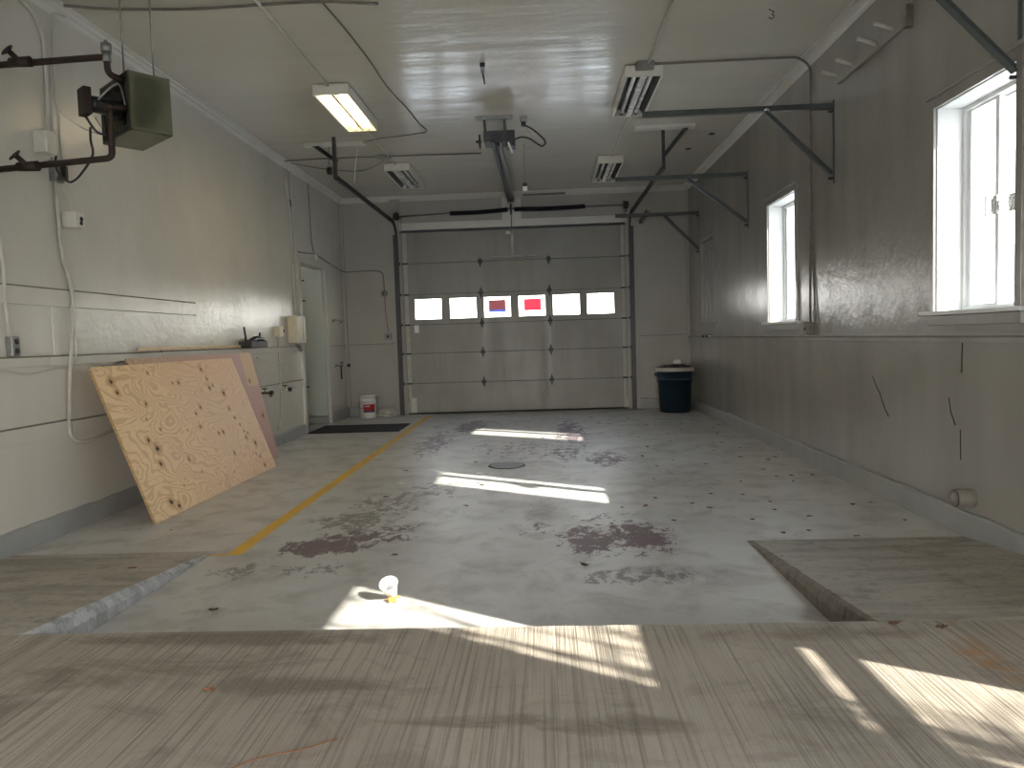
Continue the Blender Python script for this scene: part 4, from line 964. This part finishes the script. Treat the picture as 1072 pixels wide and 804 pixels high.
# cup and leaf
T = Matrix.Translation((-.765, 3.50, .004)) @ Matrix.Rotation(-.12, 4, 'Y') @ Matrix.Rotation(.55, 4, 'X') @ Matrix.Translation((0, 0, .012))
t = thing('plastic_cup', (-.765, 3.50, 0), 'white ribbed plastic cup tipped on the floor at the edge of sunlight', 'cup')
prof = [(0, 0), (.021, 0), (.0225, .004)]
for k in range(10): z = .008 + k * .0072; r = .023 + k * .0020; prof += [(r, z), (r + .0012, z + .0036)]
prof += [(.0445, .082), (.047, .084), (.046, .087), (.043, .086), (.041, .078), (.022, .008), (0, .006)]
MB().lathe(prof, T, 32).build('cup_wall', M['cup'], t)
def leafmesh(name, s, seed, m):
    rnd = random.Random(seed); n = 14; vs = [(0, 0, .35 * s)]; 
    for k in range(n):
        a = 2 * PI * k / n; r = s * (1 if k % 2 == 0 else .62) * (1 + .25 * rnd.uniform(-1, 1)); vs.append((r * math.cos(a), r * .7 * math.sin(a), s * rnd.uniform(.0, .5)))
    vs2 = [(x, y, z - .002) for x, y, z in vs]; N = n + 1
    fs = [(0, 1 + k, 1 + (k + 1) % n) for k in range(n)] + [(N, N + 1 + (k + 1) % n, N + 1 + k) for k in range(n)] + [(1 + k, 1 + (k + 1) % n, N + 1 + (k + 1) % n, N + 1 + k) for k in range(n)]
    me = bpy.data.meshes.new(name); me.from_pydata(vs2 + vs, [], [tuple((i + N) % (2 * N) for i in f) for f in fs]); me.materials.append(m)
    return me
o = bpy.data.objects.new('orange_leaf', leafmesh('orange_leaf', .042, 5, M['orange'])); COL.objects.link(o); o.location = (-.758, 3.445, .003); tag(o, 'curled orange leaf right under the white plastic cup', 'leaf')
# dry leaves
LM = [leafmesh('dry_leaf', .022, k, M['leaf'] if k % 4 else M['leafr']) for k in range(8)]
spots = []
rnd = random.Random(21)
LP = [(219, 181, 1), (275, 173, .8), (310, 190, 1), (281, 287, .9), (402, 233, .7), (560, 145, 1.2), (604, 107, .8), (482, 86, .7), (632, 187, 1.2), (708, 233, .8), (826, 233, .9), (892, 274, .8), (555, 292, .9), (535, 260, .6), (716, 296, .8),
      (545, 331, .7), (540, 407, 1.1), (693, 394, .6), (677, 437, 1), (836, 430, .7), (790, 363, .7), (1018, 399, .6), (1045, 444, .6), (767, 476, .5), (508, 434, .8), (1070, 446, .7), (272, 586, .5), (370, 54, .6), (610, 50, .5), (822, 150, .6), (535, 118, .9), (970, 205, .7), (785, 407, .4)]
# measured floor spots in metres
FS = [(-.02, 9.05), (.22, 9.25), (.30, 8.75), (.18, 7.0), (.60, 7.95), (1.40, 10.1), (1.72, 11.1), (1.0, 11.9), (1.62, 9.0), (1.78, 7.75), (2.1, 7.9), (2.15, 7.1), (1.05, 6.9), (1.0, 7.5), (1.52, 6.95),
      (.93, 6.3), (.83, 5.55), (1.27, 5.65), (1.16, 5.2), (1.63, 5.35), (1.62, 6.1), (2.2, 5.7), (2.16, 5.2), (1.36, 4.85), (.72, 5.3), (2.3, 5.25), (.2, 3.95), (.55, 12.1), (1.4, 12.15), (2.2, 9.6), (1.25, 10.9), (2.25, 8.7), (1.5, 5.6),
      (-1.42, 11.0), (-1.7, 8.6), (-1.35, 7.0), (-1.2, 9.8), (-.9, 4.2), (1.45, 4.5), (1.62, 4.55), (1.85, 4.4), (-.62, 7.9), (.45, 8.3), (.78, 8.9), (1.15, 8.2), (1.45, 8.5), (1.9, 8.3), (.95, 9.4), (1.9, 10.2), (1.55, 11.6), (2.28, 6.3), (1.95, 6.6), (1.75, 4.9), (2.3, 4.75), (-.55, 6.2), (-2.6, 4.9), (-2.3, 3.9)] + [(rnd.uniform(.5, 2.35) if k % 4 else rnd.uniform(-1.7, .5), rnd.uniform(4.6, 11.8)) for k in range(44)]
for k, (x, y) in enumerate(FS):
    o = bpy.data.objects.new('dry_leaf', LM[k % 8]); COL.objects.link(o)
    z = 0.002
    if y < 4.36 and (x > 1.22): z = .152 * (4.36 - y) / 1.6 + .003
    if y < 4.36 and (x < -2.08): z = .152 * (4.36 - y) / 1.6 + .003
    o.location = (x, y, z); o.rotation_euler = (0, 0, rnd.uniform(0, 6)); s = rnd.uniform(.5, 1.25); o.scale = (s, s, s * .7)
    tag(o, 'small dry leaf or crumb scattered on the painted floor', 'leaf', 'dry leaves scattered over the floor')
for (x, y, z, lab) in ((1.27, 2.70, .152, 'dark dry leaf on the front slab by the right ramp'), (1.42, 2.66, .152, 'dark dry leaf on the front slab toward the rust stain'), (-1.60, 3.36, .002, 'dark clump of leaf lying just right of the left ramp'), (-1.10, 2.25, .152, 'tiny pale leaf on the dark stain of the front slab')):
    o = bpy.data.objects.new('dry_leaf', LM[2 if 'pale' not in lab else 4]); COL.objects.link(o); o.location = (x, y, z); tag(o, lab, 'leaf')
o = MB().tube(smooth([(-.86, 1.80, .153), (-.78, 1.86, .156), (-.68, 1.90, .155), (-.62, 1.93, .160), (-.60, 1.95, .153)]), .0018, 6).build('pine_needle_twig', M['twig']); tag(o, 'thin orange twig on the front slab at the bottom picture edge', 'twig')
for (x, y, s, lab) in ((-1.28, 6.35, .03, 'small white paper scrap beside the yellow line'), (-.62, 6.75, .055, 'flat white paper scrap just before the far sunlight streak')):
    crumple('paper_scrap', (x, y, .0), (s, s * .5, .008), M['paper'], lab, 'paper', x, 2, .3)
tag(MB().lathe([(0, .0), (.10, .0), (.12, .012), (.118, .014), (.098, .005), (0, .005)], Matrix.Translation((-2.16, 12.2, 0)), 28).build('paper_plate', M['paper']), 'flat white dish on the floor at the left foot of the overhead door', 'dish')

# ------------------------------------------------------------------ outside
struct(MB().box(-60, XL - .5, -60, 80, -.4, -.25).box(XR + .5, 60, -60, 80, -.4, -.25).box(XL - .5, XR + .5, YB + .33, 80, -.4, -.05).box(XL - .5, XR + .5, -60, -5, -.4, .1).build('ground_outside', M['ground']))

# unseen shrub added so its twigs break up the sunlight on the front slab
t = thing('dapple_shrub', (4.6, -.2, -.25), 'bare shrub added outside the side wall, out of the picture', 'shrub')
rs = random.Random(4); mb = MB()
for k in range(16):
    a = V((4.6 + rs.uniform(-.1, .1), -.2 + rs.uniform(-.1, .1), -.25)); pts = [a]; d = V((rs.uniform(-.35, .35), rs.uniform(-.4, .4), 1)).normalized()
    for q in range(7):
        pts.append(pts[-1] + d * .55); d = (d + V((rs.uniform(-.25, .25), rs.uniform(-.25, .25), .1))).normalized()
    mb.tube(pts, .02, 6, True, [.035 - .004 * i for i in range(8)])
    for q in range(2, 8):
        for j in range(3):
            d2_ = V((rs.uniform(-1, 1), rs.uniform(-1, 1), rs.uniform(.1, 1))).normalized(); L_ = rs.uniform(.25, .6)
            mb.tube([pts[q], pts[q] + d2_ * L_ * .5 + V((0, 0, .03)), pts[q] + d2_ * L_], .008, 5, True, [.012, .009, .005])
mb.build('branches', M['bark'], t)
# ------------------------------------------------------------------ light
pl = bpy.data.lights.new('side_room_fill', 'POINT'); pl.energy = 4; pl.shadow_soft_size = .12; pl.color = (1, .95, .85)  # added fill light without a fixture, brightens the open door leaf
po = bpy.data.objects.new('side_room_fill', pl); COL.objects.link(po); po.location = (-4.2, 10.1, 2.45)
sd = V((-1.47, .92, -1.0)).normalized()
L = bpy.data.lights.new('sun', 'SUN'); L.energy = 14; L.angle = .009; L.color = (1, .95, .86)
so = bpy.data.objects.new('sun', L); COL.objects.link(so); so.rotation_euler = sd.to_track_quat('-Z', 'Y').to_euler(); so.location = (8, -4, 8)
w = bpy.data.worlds.new('sky'); scene.world = w; w.use_nodes = True; nt = w.node_tree; nt.nodes.clear()
wo = nt.nodes.new('ShaderNodeOutputWorld'); bg = nt.nodes.new('ShaderNodeBackground'); tc = nt.nodes.new('ShaderNodeTexCoord'); sp = nt.nodes.new('ShaderNodeSeparateXYZ'); cr = nt.nodes.new('ShaderNodeValToRGB')
nt.links.new(tc.outputs['Generated'], sp.inputs[0]); nt.links.new(sp.outputs['Z'], cr.inputs[0]); nt.links.new(cr.outputs[0], bg.inputs[0]); nt.links.new(bg.outputs[0], wo.inputs[0])
e = cr.color_ramp.elements; e[0].position = 0; e[0].color = (1, .95, .88, 1); e[1].position = .85; e[1].color = (.55, .70, 1, 1)
bg.inputs[1].default_value = 8.5

# ------------------------------------------------------------------ camera
f, yaw, pitch, roll, h = 767.09, -.0422, .0622, -.0321, 1.25
cyw, syw, cp, sp_, crr, srr = math.cos(yaw), math.sin(yaw), math.cos(pitch), math.sin(pitch), math.cos(roll), math.sin(roll)
fw = V((syw * cp, cyw * cp, -sp_)); rt = V((cyw, -syw, 0)); up = rt.cross(fw)
r2 = crr * rt + srr * up; u2 = -srr * rt + crr * up
cam = bpy.data.cameras.new('camera'); co = bpy.data.objects.new('camera', cam); COL.objects.link(co)
co.matrix_world = Matrix(((r2.x, u2.x, -fw.x, 0), (r2.y, u2.y, -fw.y, 0), (r2.z, u2.z, -fw.z, h), (0, 0, 0, 1)))
cam.sensor_width = 36; cam.lens = f * 36 / 1072; cam.clip_start = .05; cam.clip_end = 300
scene.camera = co
vs_ = scene.view_settings; vs_.view_transform = 'Standard'; vs_.look = 'None'; vs_.exposure = .48; vs_.gamma = 1.; vs_.use_curve_mapping = False
cy_ = scene.cycles; cy_.max_bounces = 10; cy_.diffuse_bounces = 6; cy_.glossy_bounces = 4; cy_.sample_clamp_indirect = 6.; cy_.caustics_refractive = False; cy_.transparent_max_bounces = 12
